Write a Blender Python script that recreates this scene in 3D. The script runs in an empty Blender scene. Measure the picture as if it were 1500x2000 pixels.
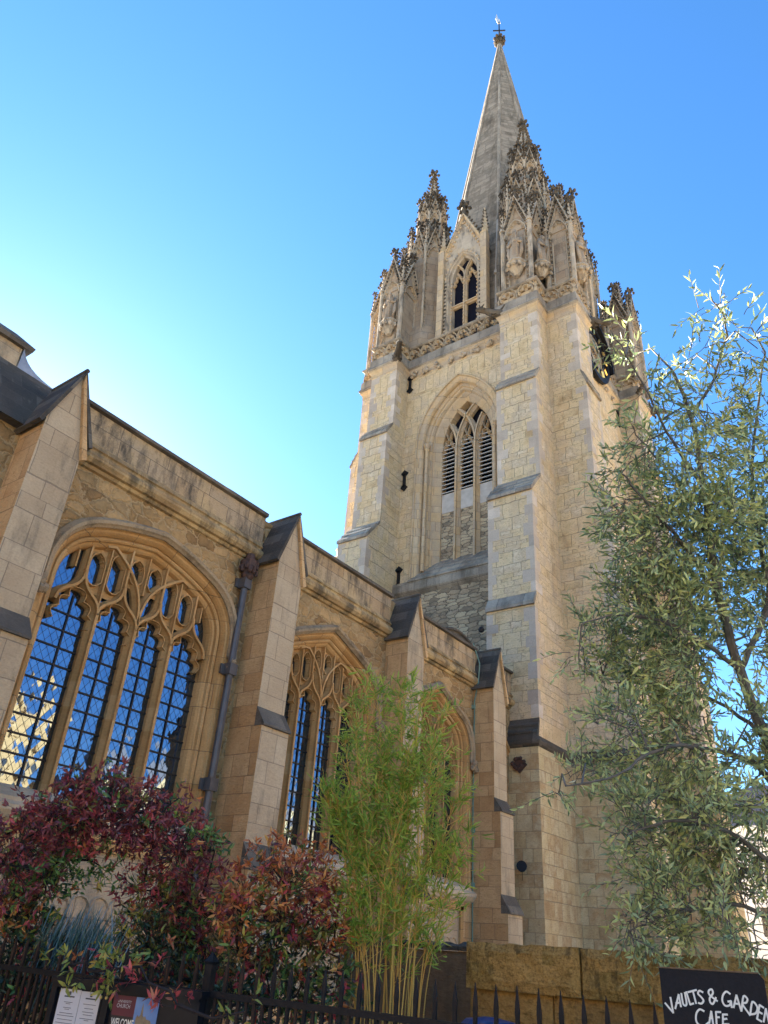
import bpy, bmesh, math, random
from mathutils import Vector, Matrix
random.seed(7)
R = math.radians
scene = bpy.context.scene
COL = scene.collection

# ------------------------------------------------------------------ camera
cd = bpy.data.cameras.new("camera")
cam = bpy.data.objects.new("camera", cd); COL.objects.link(cam)
YAW, PIT, ROL = 0.9139, 0.5271, 0.0743
F_ = Vector((math.sin(YAW)*math.cos(PIT), math.cos(YAW)*math.cos(PIT), math.sin(PIT)))
R0 = Vector((math.cos(YAW), -math.sin(YAW), 0)); U0 = R0.cross(F_)
R_ = R0*math.cos(ROL)+U0*math.sin(ROL); U_ = -R0*math.sin(ROL)+U0*math.cos(ROL)
m3 = Matrix((R_, U_, -F_)).transposed()
EYE = Vector((0, -9.99, 1.65))
cam.matrix_world = Matrix.Translation(EYE) @ m3.to_4x4()
cd.sensor_fit = 'HORIZONTAL'; cd.sensor_width = 36.0; cd.lens = 1479.5/1500*36
cd.clip_start = 0.05; cd.clip_end = 2000
scene.camera = cam

# ------------------------------------------------------------------ sky and sun
SUN_AZ, SUN_EL = R(20), R(22)          # azimuth from +Y towards +X
w = bpy.data.worlds.new("World"); scene.world = w; w.use_nodes = True
nt = w.node_tree; nt.nodes.clear()
sky = nt.nodes.new('ShaderNodeTexSky'); sky.sky_type = 'NISHITA'; sky.sun_disc = False
sky.sun_elevation = SUN_EL; sky.sun_rotation = SUN_AZ
sky.altitude = 50; sky.air_density = 1.0; sky.dust_density = 0.35; sky.ozone_density = 3.0
bg = nt.nodes.new('ShaderNodeBackground'); bg.inputs['Strength'].default_value = 0.05
wo = nt.nodes.new('ShaderNodeOutputWorld')
bw = nt.nodes.new('ShaderNodeRGBToBW'); nt.links.new(sky.outputs[0], bw.inputs[0])
mr = nt.nodes.new('ShaderNodeMapRange'); nt.links.new(bw.outputs[0], mr.inputs[0]); mr.inputs[1].default_value = 1.0; mr.inputs[2].default_value = 5.0
tn = nt.nodes.new('ShaderNodeMix'); tn.data_type = 'RGBA'; nt.links.new(mr.outputs[0], tn.inputs[0]); tn.inputs[6].default_value = (.37, .69, .92, 1); tn.inputs[7].default_value = (.52, .64, .76, 1)
hs = nt.nodes.new('ShaderNodeMix'); hs.data_type = 'RGBA'; hs.blend_type = 'MULTIPLY'; hs.inputs[0].default_value = 1
nt.links.new(sky.outputs[0], hs.inputs[6]); nt.links.new(tn.outputs[2], hs.inputs[7]); nt.links.new(hs.outputs[2], bg.inputs[0]); nt.links.new(bg.outputs[0], wo.inputs[0])
sd = bpy.data.lights.new("sun", 'SUN'); sd.energy = 5.0; sd.angle = R(0.5); sd.color = (1.0, 0.93, 0.82)
sun = bpy.data.objects.new("sun", sd); COL.objects.link(sun)
sdir = Vector((math.sin(SUN_AZ)*math.cos(SUN_EL), math.cos(SUN_AZ)*math.cos(SUN_EL), math.sin(SUN_EL)))
sun.rotation_euler = sdir.to_track_quat('Z', 'Y').to_euler(); sun.location = (0, 30, 60)
vs = scene.view_settings
scene.display_settings.display_device = 'sRGB'
vs.view_transform = 'Standard'; vs.look = 'None'; vs.gamma = 1; vs.use_curve_mapping = False
vs.exposure = 3.3

# ------------------------------------------------------------------ object helpers
def tag(o, label=None, cat=None, group=None, kind=None):
    for k, v in (('label', label), ('category', cat), ('group', group), ('kind', kind)):
        if v: o[k] = v
    return o
def thing(name, loc, label, cat, group=None):
    o = bpy.data.objects.new(name, None); o.location = loc; o.empty_display_size = .2
    COL.objects.link(o); return tag(o, label, cat, group)
ORG = {}
class B:
    """mesh builder in world coordinates; a parent's base is subtracted when it is linked"""
    def __init__(s): s.v = []; s.f = []; s.m = []
    def add(s, vs_, fs, m=0):
        n = len(s.v); s.v += [tuple(v) for v in vs_]
        for f in fs: s.f.append([n+i for i in f]); s.m.append(m)
    def quad(s, a, b, c, d, m=0): s.add([a, b, c, d], [(0, 1, 2, 3)], m)
    def poly(s, pts, m=0): s.add(pts, [tuple(range(len(pts)))], m)
    def hexa(s, p, m=0):  # 8 corners: bottom ring then top ring
        s.add(p, [(3, 2, 1, 0), (4, 5, 6, 7), (0, 1, 5, 4), (1, 2, 6, 5), (2, 3, 7, 6), (3, 0, 4, 7)], m)
    def box(s, x0, x1, y0, y1, z0, z1, m=0):
        s.hexa([(x0, y0, z0), (x1, y0, z0), (x1, y1, z0), (x0, y1, z0), (x0, y0, z1), (x1, y0, z1), (x1, y1, z1), (x0, y1, z1)], m)
    def prism(s, ring0, ring1, m=0, cap0=True, cap1=True):
        n = len(ring0); fs = [(i, (i+1) % n, n+(i+1) % n, n+i) for i in range(n)]
        if cap0: fs.append(tuple(range(n-1, -1, -1)))
        if cap1: fs.append(tuple(range(n, 2*n)))
        s.add(list(ring0)+list(ring1), fs, m)
    def loft(s, rings, m=0, cap=True):
        n = len(rings[0]); vs_ = [p for r in rings for p in r]; fs = []
        for k in range(len(rings)-1):
            for i in range(n): fs.append((k*n+i, k*n+(i+1) % n, (k+1)*n+(i+1) % n, (k+1)*n+i))
        if cap: fs.append(tuple(range(n-1, -1, -1))); fs.append(tuple(range((len(rings)-1)*n, len(rings)*n)))
        s.add(vs_, fs, m)
    def strip(s, rows, m=0):  # open grid of rows
        n = len(rows[0]); vs_ = [p for r in rows for p in r]
        s.add(vs_, [(k*n+i, k*n+i+1, (k+1)*n+i+1, (k+1)*n+i) for k in range(len(rows)-1) for i in range(n-1)], m)
    def tube(s, pts, r, n=6, m=0, cap=True):
        pts = [Vector(p) for p in pts]; rs = r if isinstance(r, (list, tuple)) else [r]*len(pts)
        rings = []; pn = None
        for i, p in enumerate(pts):
            t = (pts[min(i+1, len(pts)-1)]-pts[max(i-1, 0)])
            if t.length < 1e-9: t = Vector((0, 0, 1))
            t.normalize()
            if pn is None: a = Vector((0, 0, 1)) if abs(t.z) < .9 else Vector((1, 0, 0))
            else: a = pn
            x = (a-t*a.dot(t))
            if x.length < 1e-6: x = t.orthogonal()
            x.normalize(); pn = x; y = t.cross(x)
            rings.append([p+(x*math.cos(2*math.pi*k/n)+y*math.sin(2*math.pi*k/n))*rs[i] for k in range(n)])
        s.loft(rings, m, cap)
    def blob(s, c, rx, ry=None, rz=None, m=0, jit=.0, nu=6, nv=4):
        ry = ry or rx; rz = rz or rx; rings = []
        for k in range(1, nv):
            a = math.pi*k/nv; rings.append([(c[0]+rx*math.sin(a)*math.cos(2*math.pi*i/nu)*(1+random.uniform(-jit, jit)), c[1]+ry*math.sin(a)*math.sin(2*math.pi*i/nu)*(1+random.uniform(-jit, jit)), c[2]-rz*math.cos(a)) for i in range(nu)])
        n0 = len(s.v); vs_ = [(c[0], c[1], c[2]-rz)]+[p for r in rings for p in r]+[(c[0], c[1], c[2]+rz)]
        fs = [(0, 1+(i+1) % nu, 1+i) for i in range(nu)]; L = len(vs_)-1
        for k in range(nv-2):
            for i in range(nu): fs.append((1+k*nu+i, 1+k*nu+(i+1) % nu, 1+(k+1)*nu+(i+1) % nu, 1+(k+1)*nu+i))
        b = 1+(nv-2)*nu; fs += [(b+i, b+(i+1) % nu, L) for i in range(nu)]
        s.add(vs_, fs, m)
    def build(s, name, mats, parent=None, smooth=False, fix=True):
        me = bpy.data.meshes.new(name)
        off = Vector((0, 0, 0))
        p = parent
        while p is not None: off += p.location; p = p.parent
        me.from_pydata([Vector(v)-off for v in s.v], [], s.f)
        for mt in (mats if isinstance(mats, (list, tuple)) else [mats]): me.materials.append(mt)
        me.polygons.foreach_set('material_index', s.m)
        if smooth: me.polygons.foreach_set('use_smooth', [True]*len(me.polygons))
        if fix:
            bm = bmesh.new(); bm.from_mesh(me); bmesh.ops.recalc_face_normals(bm, faces=bm.faces); bm.to_mesh(me); bm.free()
        me.update()
        o = bpy.data.objects.new(name, me); COL.objects.link(o)
        if parent is not None: o.parent = parent
        return o

# ------------------------------------------------------------------ 2-D path helpers
def lerp(a, b, t): return a+(b-a)*t
def bez(p0, p1, p2, n=8): return [((1-t)**2*p0[0]+2*t*(1-t)*p1[0]+t*t*p2[0], (1-t)**2*p0[1]+2*t*(1-t)*p1[1]+t*t*p2[1]) for t in [i/n for i in range(n+1)]]
def bez3(p0, p1, p2, p3, n=10):
    o = []
    for i in range(n+1):
        t = i/n; a, b, c, d = (1-t)**3, 3*t*(1-t)**2, 3*t*t*(1-t), t**3
        o.append((a*p0[0]+b*p1[0]+c*p2[0]+d*p3[0], a*p0[1]+b*p1[1]+c*p2[1]+d*p3[1]))
    return o
def arc(cx, cz, r, a0, a1, n=8): return [(cx+r*math.cos(R(lerp(a0, a1, i/n))), cz+r*math.sin(R(lerp(a0, a1, i/n)))) for i in range(n+1)]
def tudor(c, wd, zs, rise, n=7, r1=None, phi=62):
    """four-centred arch, left springing to right springing, as (u,z)"""
    r1 = r1 or wd*.42
    h = arc(wd-r1, 0, r1, 0, phi, n)
    e = h[-1]; tx, tz = -math.sin(R(phi)), math.cos(R(phi))
    k = e[0]*.42/(-tx)
    q = bez(e, (e[0]+tx*k, e[1]+tz*k), (0, rise), n)
    right = h+q[1:]                      # right springing -> apex
    left = [(-x, z) for x, z in right]   # left springing -> apex
    return [(c+x, zs+z) for x, z in left]+[(c+x, zs+z) for x, z in right[::-1][1:]]
def pointed(c, wd, zs, rise, n=10):
    r = (rise*rise+wd*wd)/(2*wd); a = math.degrees(math.asin(min(1, rise/r)))
    right = [(x, z) for x, z in arc(wd-r, 0, r, 0, a, n)]
    left = [(-x, z) for x, z in right]
    return [(c+x, zs+z) for x, z in left]+[(c+x, zs+z) for x, z in right[::-1][1:]]
def offset(path, d, closed=False):
    """move a 2-D path to its left by d (left springing->right springing arch: left = outwards)"""
    o = []; n = len(path)
    for i in range(n):
        a = path[max(i-1, 0)]; p = path[i]; b = path[min(i+1, n-1)]
        def nr(q, r_):
            dx, dz = r_[0]-q[0], r_[1]-q[1]; l = math.hypot(dx, dz) or 1e-9; return (-dz/l, dx/l)
        n1 = nr(a, p) if i > 0 else nr(p, b); n2 = nr(p, b) if i < n-1 else n1
        mx, mz = n1[0]+n2[0], n1[1]+n2[1]; l = math.hypot(mx, mz) or 1e-9; mx, mz = mx/l, mz/l
        k = max(.5, mx*n1[0]+mz*n1[1]); o.append((p[0]+mx*d/k, p[1]+mz*d/k))
    return o
FN = lambda u, z, d: (u, d, z)                        # aisle wall: d goes in (+y)
def sweep(b, path, prof, fn, m=0):
    """prof: list of (offset outwards, depth)"""
    rows = [[fn(p[0], p[1], dep) for p in offset(path, off)] for off, dep in prof]
    b.strip(rows, m)
def bar(b, path, wd, d0, d1, fn, m=0, ch=.35, closed=False):
    """chamfered stone bar along a 2-D path; front at depth d0, back at d1"""
    h = wd/2; q = h*ch
    sweep(b, path, [(h, d1), (h, lerp(d0, d1, .55)), (q+.0, d0+.25*(d1-d0)), (q, d0), (-q, d0), (-q, d0+.25*(d1-d0)), (-h, lerp(d0, d1, .55)), (-h, d1)], fn, m)
    for e, nx in ((0, 1), (-1, -2)):   # end caps
        pts = []
        for off in (h, q, -q, -h):
            pp = offset(path, off)[e]; pts.append((pp, d1 if abs(off) == h else d0))
        b.poly([fn(p[0], p[1], d) for p, d in pts], m)
def wall_arch(b, u0, u1, z0, z1, sill, path, fn, d=0, m=0, m2=None):
    """flat wall u0..u1, z0..z1 with an arched hole (path from left springing to right springing, jambs go down to sill)"""
    ul, ur = path[0][0], path[-1][0]; zs = path[0][1]
    Q = lambda a, b_, c, e, mm=m: b.quad(fn(a, b_, d), fn(c, b_, d), fn(c, e, d), fn(a, e, d), mm)
    if ul > u0: Q(u0, z0, ul, z1)
    if u1 > ur: Q(ur, z0, u1, z1)
    if sill > z0: Q(ul, z0, ur, sill)
    for a, c in zip(path, path[1:]):
        b.poly([fn(a[0], a[1], d), fn(c[0], c[1], d), fn(c[0], z1, d), fn(a[0], z1, d)], m)
def jambs(path, sill):
    return [(path[0][0], sill)]+path+[(path[-1][0], sill)]

# ------------------------------------------------------------------ materials
class NT:
    def __init__(s, name):
        s.mat = bpy.data.materials.new(name); s.mat.use_nodes = True
        s.t = s.mat.node_tree; s.t.nodes.clear()
        s.out = s.n('ShaderNodeOutputMaterial'); s.b = s.n('ShaderNodeBsdfPrincipled')
        s.l(s.b.outputs[0], s.out.inputs[0])
    def n(s, ty, **k):
        x = s.t.nodes.new(ty)
        for a, v in k.items(): setattr(x, a, v)
        return x
    def l(s, a, b): s.t.links.new(a, b)
    def math(s, op, a, b=None, clamp=False):
        x = s.n('ShaderNodeMath', operation=op, use_clamp=clamp)
        for i, v in enumerate((a, b)):
            if v is None: continue
            if isinstance(v, (int, float)): x.inputs[i].default_value = v
            else: s.l(v, x.inputs[i])
        return x.outputs[0]
    def mix(s, f, a, b, mode='MIX'):
        x = s.n('ShaderNodeMix', data_type='RGBA', blend_type=mode)
        for i, v in ((0, f), (6, a), (7, b)):
            if isinstance(v, (int, float)): x.inputs[i].default_value = v
            elif isinstance(v, tuple): x.inputs[i].default_value = (*v[:3], 1)
            else: s.l(v, x.inputs[i])
        return x.outputs[2]
    def ramp(s, f, stops, interp='LINEAR'):
        x = s.n('ShaderNodeValToRGB'); cr = x.color_ramp; cr.interpolation = interp
        while len(cr.elements) < len(stops): cr.elements.new(.5)
        for e, (p, c) in zip(cr.elements, stops):
            e.position = p; e.color = (*c, 1) if isinstance(c, tuple) else (c, c, c, 1)
        s.l(f, x.inputs[0]); return x.outputs[0]
    def noise(s, vec, sc, det=4, rough=.55, dist=0):
        x = s.n('ShaderNodeTexNoise'); x.inputs['Scale'].default_value = sc; x.inputs['Detail'].default_value = det
        x.inputs['Roughness'].default_value = rough; x.inputs['Distortion'].default_value = dist
        if vec is not None: s.l(vec, x.inputs['Vector'])
        return x.outputs['Fac']
    def wallco(s):
        g = s.n('ShaderNodeNewGeometry'); sp = s.n('ShaderNodeSeparateXYZ'); sn = s.n('ShaderNodeSeparateXYZ')
        s.l(g.outputs['Position'], sp.inputs[0]); s.l(g.outputs['True Normal'], sn.inputs[0])
        f = s.math('GREATER_THAN', s.math('ABSOLUTE', sn.outputs[0]), s.math('ABSOLUTE', sn.outputs[1]))
        u = s.math('ADD', s.math('MULTIPLY', sp.outputs[0], s.math('SUBTRACT', 1.0, f)), s.math('MULTIPLY', sp.outputs[1], f))
        u = s.math('ADD', u, s.math('MULTIPLY', f, 7.37))
        return g, u, sp.outputs[2]
    def set(s, **k):
        for a, v in k.items():
            i = s.b.inputs[a.replace('_', ' ')]
            if isinstance(v, (int, float)): i.default_value = v
            elif isinstance(v, tuple): i.default_value = (*v[:3], 1)
            else: s.l(v, i)
    def bump(s, h, st=.5, dist=.02):
        x = s.n('ShaderNodeBump'); x.inputs['Strength'].default_value = st; x.inputs['Distance'].default_value = dist
        s.l(h, x.inputs['Height']); s.l(x.outputs[0], s.b.inputs['Normal'])

def stone(name, cols, mortar=(.2, .17, .12), bw=.6, bh=.28, mw=.008, stain=(.12, .11, .1), st_lo=.55, st_hi=.8, st_amt=.5, st_sc=.5,
          pits=.35, rough=.9, bump=.6, warm=None, island=False, courses=True, warp=.02, hvar=.1, tint=(1.16, 1.06, .87), jm=.9, vc=.6, grain=0):
    cols = [tuple(a*t for a, t in zip(c_, tint)) for c_ in cols]; stain = tuple(a*t for a, t in zip(stain, tint))
    s = NT(name); g, u, z = s.wallco(); pos = g.outputs['Position']
    cv = s.n('ShaderNodeCombineXYZ')
    wn = s.n('ShaderNodeTexNoise'); wn.inputs['Scale'].default_value = 2.3; s.l(pos, wn.inputs['Vector'])
    ws = s.n('ShaderNodeSeparateColor'); s.l(wn.outputs['Color'], ws.inputs[0])
    uu = s.math('ADD', u, s.math('MULTIPLY', s.math('SUBTRACT', ws.outputs[0], .5), warp*2))
    # course heights vary with height only
    nz = s.n('ShaderNodeTexNoise', noise_dimensions='1D'); nz.inputs['Scale'].default_value = 1.1; s.l(z, nz.inputs['W']); nz.inputs['Detail'].default_value = 1
    zz = s.math('ADD', s.math('ADD', z, s.math('MULTIPLY', s.math('SUBTRACT', nz.outputs['Fac'], .5), hvar*6)), s.math('MULTIPLY', s.math('SUBTRACT', ws.outputs[1], .5), warp))
    s.l(uu, cv.inputs[0]); s.l(zz, cv.inputs[1])
    br = s.n('ShaderNodeTexBrick'); br.inputs['Color1'].default_value = (0, 0, 0, 1); br.inputs['Color2'].default_value = (1, 1, 1, 1)
    br.inputs['Mortar'].default_value = (.5, .5, .5, 1); br.inputs['Scale'].default_value = 1; br.inputs['Brick Width'].default_value = bw
    br.inputs['Row Height'].default_value = bh; br.inputs['Mortar Size'].default_value = mw; br.inputs['Mortar Smooth'].default_value = .3; br.offset = .43; br.squash = .62; br.squash_frequency = 3
    s.l(cv.outputs[0], br.inputs['Vector'])
    v = g.outputs['Random Per Island'] if island else br.outputs['Color']
    n1 = s.noise(pos, 1.4, 5, .6)
    v2 = s.math('ADD', s.math('MULTIPLY', v, vc), s.math('MULTIPLY', s.math('SUBTRACT', n1, .34-.1*(1-vc)), .9+.6*(1-vc)), True)
    k = len(cols)-1
    c = s.ramp(v2, [(i/k*.9+.05, cc) for i, cc in enumerate(cols)])
    # fine mottling
    sv = s.n('ShaderNodeMapping'); sv.inputs['Scale'].default_value = (3.0, 3.0, 9.0); s.l(pos, sv.inputs[0])
    n2 = s.noise(sv.outputs[0], 3.2, 8, .65)
    n3 = s.noise(pos, 34, 3, .6)
    mot = s.math('ADD', s.math('MULTIPLY', n2, .8), s.math('ADD', s.math('MULTIPLY', n3, .5), .36))
    mv = s.n('ShaderNodeCombineColor')
    for i in range(3): s.l(mot, mv.inputs[i])
    c = s.mix(.9, c, mv.outputs[0], 'MULTIPLY')
    pit = s.ramp(n2, [(.52, 0.0), (.68, 1.0)])
    c = s.mix(s.math('MULTIPLY', pit, pits), c, tuple(x*.45 for x in cols[0]))
    if warm:
        nw = s.noise(pos, .9, 4, .6); c = s.mix(s.ramp(nw, [(.52, 0.0), (.7, .6)]), c, warm)
    if grain:
        gn = s.noise(pos, 55, 4, .7); c = s.mix(s.math('MULTIPLY', s.ramp(gn, [(.48, 0.0), (.62, 1.0)]), grain), c, tuple(x*.3 for x in cols[0])); c = s.mix(s.math('MULTIPLY', s.ramp(gn, [(.3, 1.0), (.4, 0.0)]), grain*.7), c, tuple(min(.8, x*1.9) for x in cols[2]))
    # weather streaks (longer than wide) and stains
    sm = s.n('ShaderNodeMapping'); sm.inputs['Scale'].default_value = (1, 1, .3); s.l(pos, sm.inputs[0])
    n4 = s.noise(sm.outputs[0], st_sc*2.6, 7, .68)
    stn = s.math('MULTIPLY', s.ramp(n4, [(st_lo, 0.0), (st_hi, 1.0)]), st_amt)
    c = s.mix(stn, c, stain)
    hb = s.math('ADD', s.math('MULTIPLY', n2, .7), s.math('MULTIPLY', n3, .35))
    if courses:
        c = s.mix(s.math('MULTIPLY', br.outputs['Fac'], jm), c, mortar)
        hb = s.math('SUBTRACT', hb, s.math('MULTIPLY', br.outputs['Fac'], .8))
        hb = s.math('ADD', hb, s.math('MULTIPLY', br.outputs['Color'], .25))
    s.set(Base_Color=c, Roughness=rough); s.bump(hb, bump, .03)
    s.b.inputs['Specular IOR Level'].default_value = .25
    return s.mat

def rubble(name, cols, mortar, su=2.6, sz=5.0, mw=.07, stain=(.1, .09, .08), st_amt=.4, bump=.8, st_lo=.5, tint=(1.16, 1.06, .87)):
    cols = [tuple(a*t for a, t in zip(c_, tint)) for c_ in cols]; mortar = tuple(a*t for a, t in zip(mortar, tint))
    s = NT(name); g, u, z = s.wallco(); pos = g.outputs['Position']
    cv = s.n('ShaderNodeCombineXYZ'); wn = s.n('ShaderNodeTexNoise'); wn.inputs['Scale'].default_value = 3.2; wn.inputs['Detail'].default_value = 5; wn.inputs['Roughness'].default_value = .65; s.l(pos, wn.inputs['Vector'])
    ws = s.n('ShaderNodeSeparateColor'); s.l(wn.outputs['Color'], ws.inputs[0])
    s.l(s.math('ADD', s.math('MULTIPLY', u, su), s.math('MULTIPLY', ws.outputs[0], 1.8)), cv.inputs[0])
    s.l(s.math('ADD', s.math('MULTIPLY', z, sz), s.math('MULTIPLY', ws.outputs[1], 1.5)), cv.inputs[1])
    vo = s.n('ShaderNodeTexVoronoi', voronoi_dimensions='2D'); vo.inputs['Scale'].default_value = 1; vo.inputs['Randomness'].default_value = .85; s.l(cv.outputs[0], vo.inputs['Vector'])
    ve = s.n('ShaderNodeTexVoronoi', voronoi_dimensions='2D', feature='DISTANCE_TO_EDGE'); ve.inputs['Scale'].default_value = 1; ve.inputs['Randomness'].default_value = .85; s.l(cv.outputs[0], ve.inputs['Vector'])
    sc = s.n('ShaderNodeSeparateColor'); s.l(vo.outputs['Color'], sc.inputs[0])
    n1 = s.noise(pos, 2, 5, .6)
    v2 = s.math('ADD', s.math('MULTIPLY', sc.outputs[0], .75), s.math('MULTIPLY', s.math('SUBTRACT', n1, .4), .7), True)
    k = len(cols)-1; c = s.ramp(v2, [(i/k*.9+.05, cc) for i, cc in enumerate(cols)])
    n2 = s.noise(pos, 13, 8, .7); mot = s.math('ADD', s.math('MULTIPLY', n2, .8), .58)
    mv = s.n('ShaderNodeCombineColor')
    for i in range(3): s.l(mot, mv.inputs[i])
    c = s.mix(.9, c, mv.outputs[0], 'MULTIPLY')
    mk = s.ramp(s.math('ADD', ve.outputs['Distance'], s.math('MULTIPLY', s.math('SUBTRACT', n2, .5), mw*1.6)), [(mw*.6, 1.0), (mw*1.5, 0.0)])
    c = s.mix(mk, c, s.mix(.5, mortar, mv.outputs[0], 'MULTIPLY'))
    n4 = s.noise(pos, .9, 6, .65); c = s.mix(s.math('MULTIPLY', s.ramp(n4, [(st_lo, 0.0), (st_lo+.25, 1.0)]), st_amt), c, stain)
    s.set(Base_Color=c, Roughness=.92); s.b.inputs['Specular IOR Level'].default_value = .2
    s.bump(s.math('ADD', s.math('MULTIPLY', s.math('MINIMUM', ve.outputs['Distance'], .22), 3), s.math('MULTIPLY', n2, .6)), bump, .04)
    return s.mat

def plain(name, c1, c2, sc=6, rough=.7, bump=.2, spec=.3, metal=0, island=0, c3=None, trans=0):
    s = NT(name); g = s.n('ShaderNodeNewGeometry'); n = s.noise(g.outputs['Position'], sc, 6, .62)
    f = s.ramp(n, [(.3, 0.0), (.7, 1.0)])
    c = s.mix(f, c1, c2)
    if island:
        st = [(0, c1), (.5, c2), (1, c3 or c1)]
        ci = s.ramp(g.outputs['Random Per Island'], st); c = s.mix(island, c, ci)
    s.set(Base_Color=c, Roughness=rough, Metallic=metal); s.b.inputs['Specular IOR Level'].default_value = spec
    if bump: s.bump(n, bump, .02)
    if trans:
        tr = s.n('ShaderNodeBsdfTranslucent'); s.l(c, tr.inputs[0]); ms = s.n('ShaderNodeMixShader'); ms.inputs[0].default_value = trans
        s.l(s.b.outputs[0], ms.inputs[1]); s.l(tr.outputs[0], ms.inputs[2]); s.l(ms.outputs[0], s.out.inputs[0])
    return s.mat

def leafmat(name, stops, rough=.45, trans=.3, sc=1.2, spec=.4):
    """each leaf takes one colour of the ramp, shifted by a slow noise through the plant"""
    s = NT(name); g = s.n('ShaderNodeNewGeometry'); n = s.noise(g.outputs['Position'], sc, 3, .5)
    v = s.math('ADD', s.math('MULTIPLY', g.outputs['Random Per Island'], .62), s.math('MULTIPLY', s.math('SUBTRACT', n, .3), .95), True)
    c = s.ramp(v, stops)
    s.set(Base_Color=c, Roughness=rough); s.b.inputs['Specular IOR Level'].default_value = spec
    tr = s.n('ShaderNodeBsdfTranslucent'); s.l(c, tr.inputs[0]); ms = s.n('ShaderNodeMixShader'); ms.inputs[0].default_value = trans
    s.l(s.b.outputs[0], ms.inputs[1]); s.l(tr.outputs[0], ms.inputs[2]); s.l(ms.outputs[0], s.out.inputs[0])
    return s.mat

M = {}
M['tower'] = stone('tower_ashlar', [(.36, .27, .14), (.50, .40, .22), (.58, .48, .28), (.47, .39, .25), (.60, .53, .35), (.44, .31, .16)], mortar=(.13, .095, .05), bw=.6, bh=.29, mw=.006, jm=.55, hvar=.2, stain=(.22, .19, .14), st_amt=.5, st_lo=.53, st_hi=.75, pits=.85, warm=(.60, .40, .20), bump=1.1, warp=.06, tint=(1.18, 1.07, 1.04), vc=.34)
M['quoin'] = stone('grey_quoin_stone', [(.30, .27, .24), (.38, .34, .30), (.43, .39, .345), (.54, .50, .45)], island=True, courses=False, st_amt=.35, stain=(.2, .18, .17), pits=.3, bump=.5, tint=(1.2, 1.06, .88))
M['tower_low'] = stone('tower_lower_ashlar', [(.34, .22, .12), (.48, .36, .21), (.54, .44, .29), (.40, .27, .15), (.56, .50, .37)], mortar=(.16, .11, .07), bw=.46, bh=.33, mw=.006, jm=.6, vc=.5, st_amt=.45, stain=(.16, .12, .08), pits=.55, bump=.9, tint=(1.08, 1.06, .90))
M['tower_rub'] = rubble('tower_grey_rubble', [(.22, .18, .14), (.37, .30, .22), (.49, .41, .30), (.29, .24, .19)], (.12, .10, .08), su=2.3, sz=6.5, mw=.055, stain=(.12, .105, .09), st_amt=.5)
M['dress'] = stone('belfry_moulded_stone', [(.42, .30, .16), (.52, .40, .24), (.40, .33, .24), (.54, .44, .29)], bw=.8, bh=.42, mw=.006, mortar=(.16, .115, .07), st_amt=.45, stain=(.18, .15, .11), pits=.4, bump=.5, tint=(1.1, 1.02, .94))
M['grey'] = stone('weathered_grey_stone', [(.17, .15, .13), (.27, .24, .215), (.35, .32, .285), (.23, .21, .19)], bw=.9, bh=.5, mw=.007, mortar=(.08, .07, .06), st_amt=.65, stain=(.06, .055, .05), st_lo=.46, st_hi=.66, pits=.5)
M['carved'] = stone('carved_pinnacle_stone', [(.34, .26, .18), (.44, .36, .26), (.37, .32, .26), (.48, .41, .32)], courses=False, st_amt=.75, stain=(.09, .08, .068), st_lo=.5, st_hi=.63, st_sc=1.2, pits=.4, bump=.7, tint=(1.08, 1.02, .92))
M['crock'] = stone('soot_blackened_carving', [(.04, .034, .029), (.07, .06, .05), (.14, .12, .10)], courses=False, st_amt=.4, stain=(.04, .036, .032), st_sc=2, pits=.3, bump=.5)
M['panel'] = stone('pinnacle_panel_stone', [(.30, .22, .16), (.38, .30, .22), (.33, .28, .235)], bw=.7, bh=.35, mw=.007, mortar=(.14, .11, .08), st_amt=.75, stain=(.10, .088, .076), st_lo=.5, st_hi=.66, pits=.45, tint=(1.08, 1.02, .9))
M['dark'] = stone('soot_dark_stone', [(.045, .04, .037), (.09, .08, .072), (.17, .15, .13)], courses=False, st_amt=.5, stain=(.03, .028, .025), st_lo=.5, st_sc=1.5, pits=.4)
M['slab'] = stone('dark_roof_slab', [(.04, .036, .034), (.075, .068, .062), (.13, .118, .108)], courses=False, st_amt=.55, stain=(.22, .2, .16), st_lo=.6, st_hi=.75, st_sc=2.5, pits=.4, bump=.9)
M['spire'] = stone('spire_stone', [(.13, .115, .10), (.22, .20, .175), (.30, .275, .245), (.18, .165, .145), (.33, .305, .275)], bw=1.0, bh=.36, mw=.009, mortar=(.08, .07, .055), stain=(.085, .075, .06), st_amt=.75, st_lo=.5, st_hi=.64, st_sc=.4, pits=.45, tint=(1.14, 1.0, .80))
M['aisle'] = stone('aisle_ashlar', [(.26, .155, .07), (.36, .235, .115), (.43, .31, .17), (.31, .20, .10)], mortar=(.14, .09, .05), bw=.62, bh=.34, mw=.007, st_amt=.5, stain=(.14, .09, .045), st_lo=.5, pits=.5, bump=.8, jm=.6, tint=(1.38, 1.22, 1.04))
M['front'] = stone('pinkish_buttress_stone', [(.30, .215, .155), (.36, .27, .20), (.41, .32, .25)], mortar=(.11, .08, .06), bw=.62, bh=.36, mw=.008, st_amt=.75, stain=(.10, .085, .072), st_lo=.52, st_hi=.7, st_sc=.9, pits=.35, bump=.5, rough=.85, jm=.55, vc=.4, tint=(1.20, 1.19, .96))
M['rub'] = rubble('aisle_rubble', [(.19, .12, .06), (.31, .205, .10), (.40, .28, .15), (.26, .18, .095), (.36, .27, .16)], (.37, .275, .165), su=3.0, sz=5.2, mw=.05, stain=(.15, .105, .06), st_amt=.45, bump=1.0)
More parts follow.
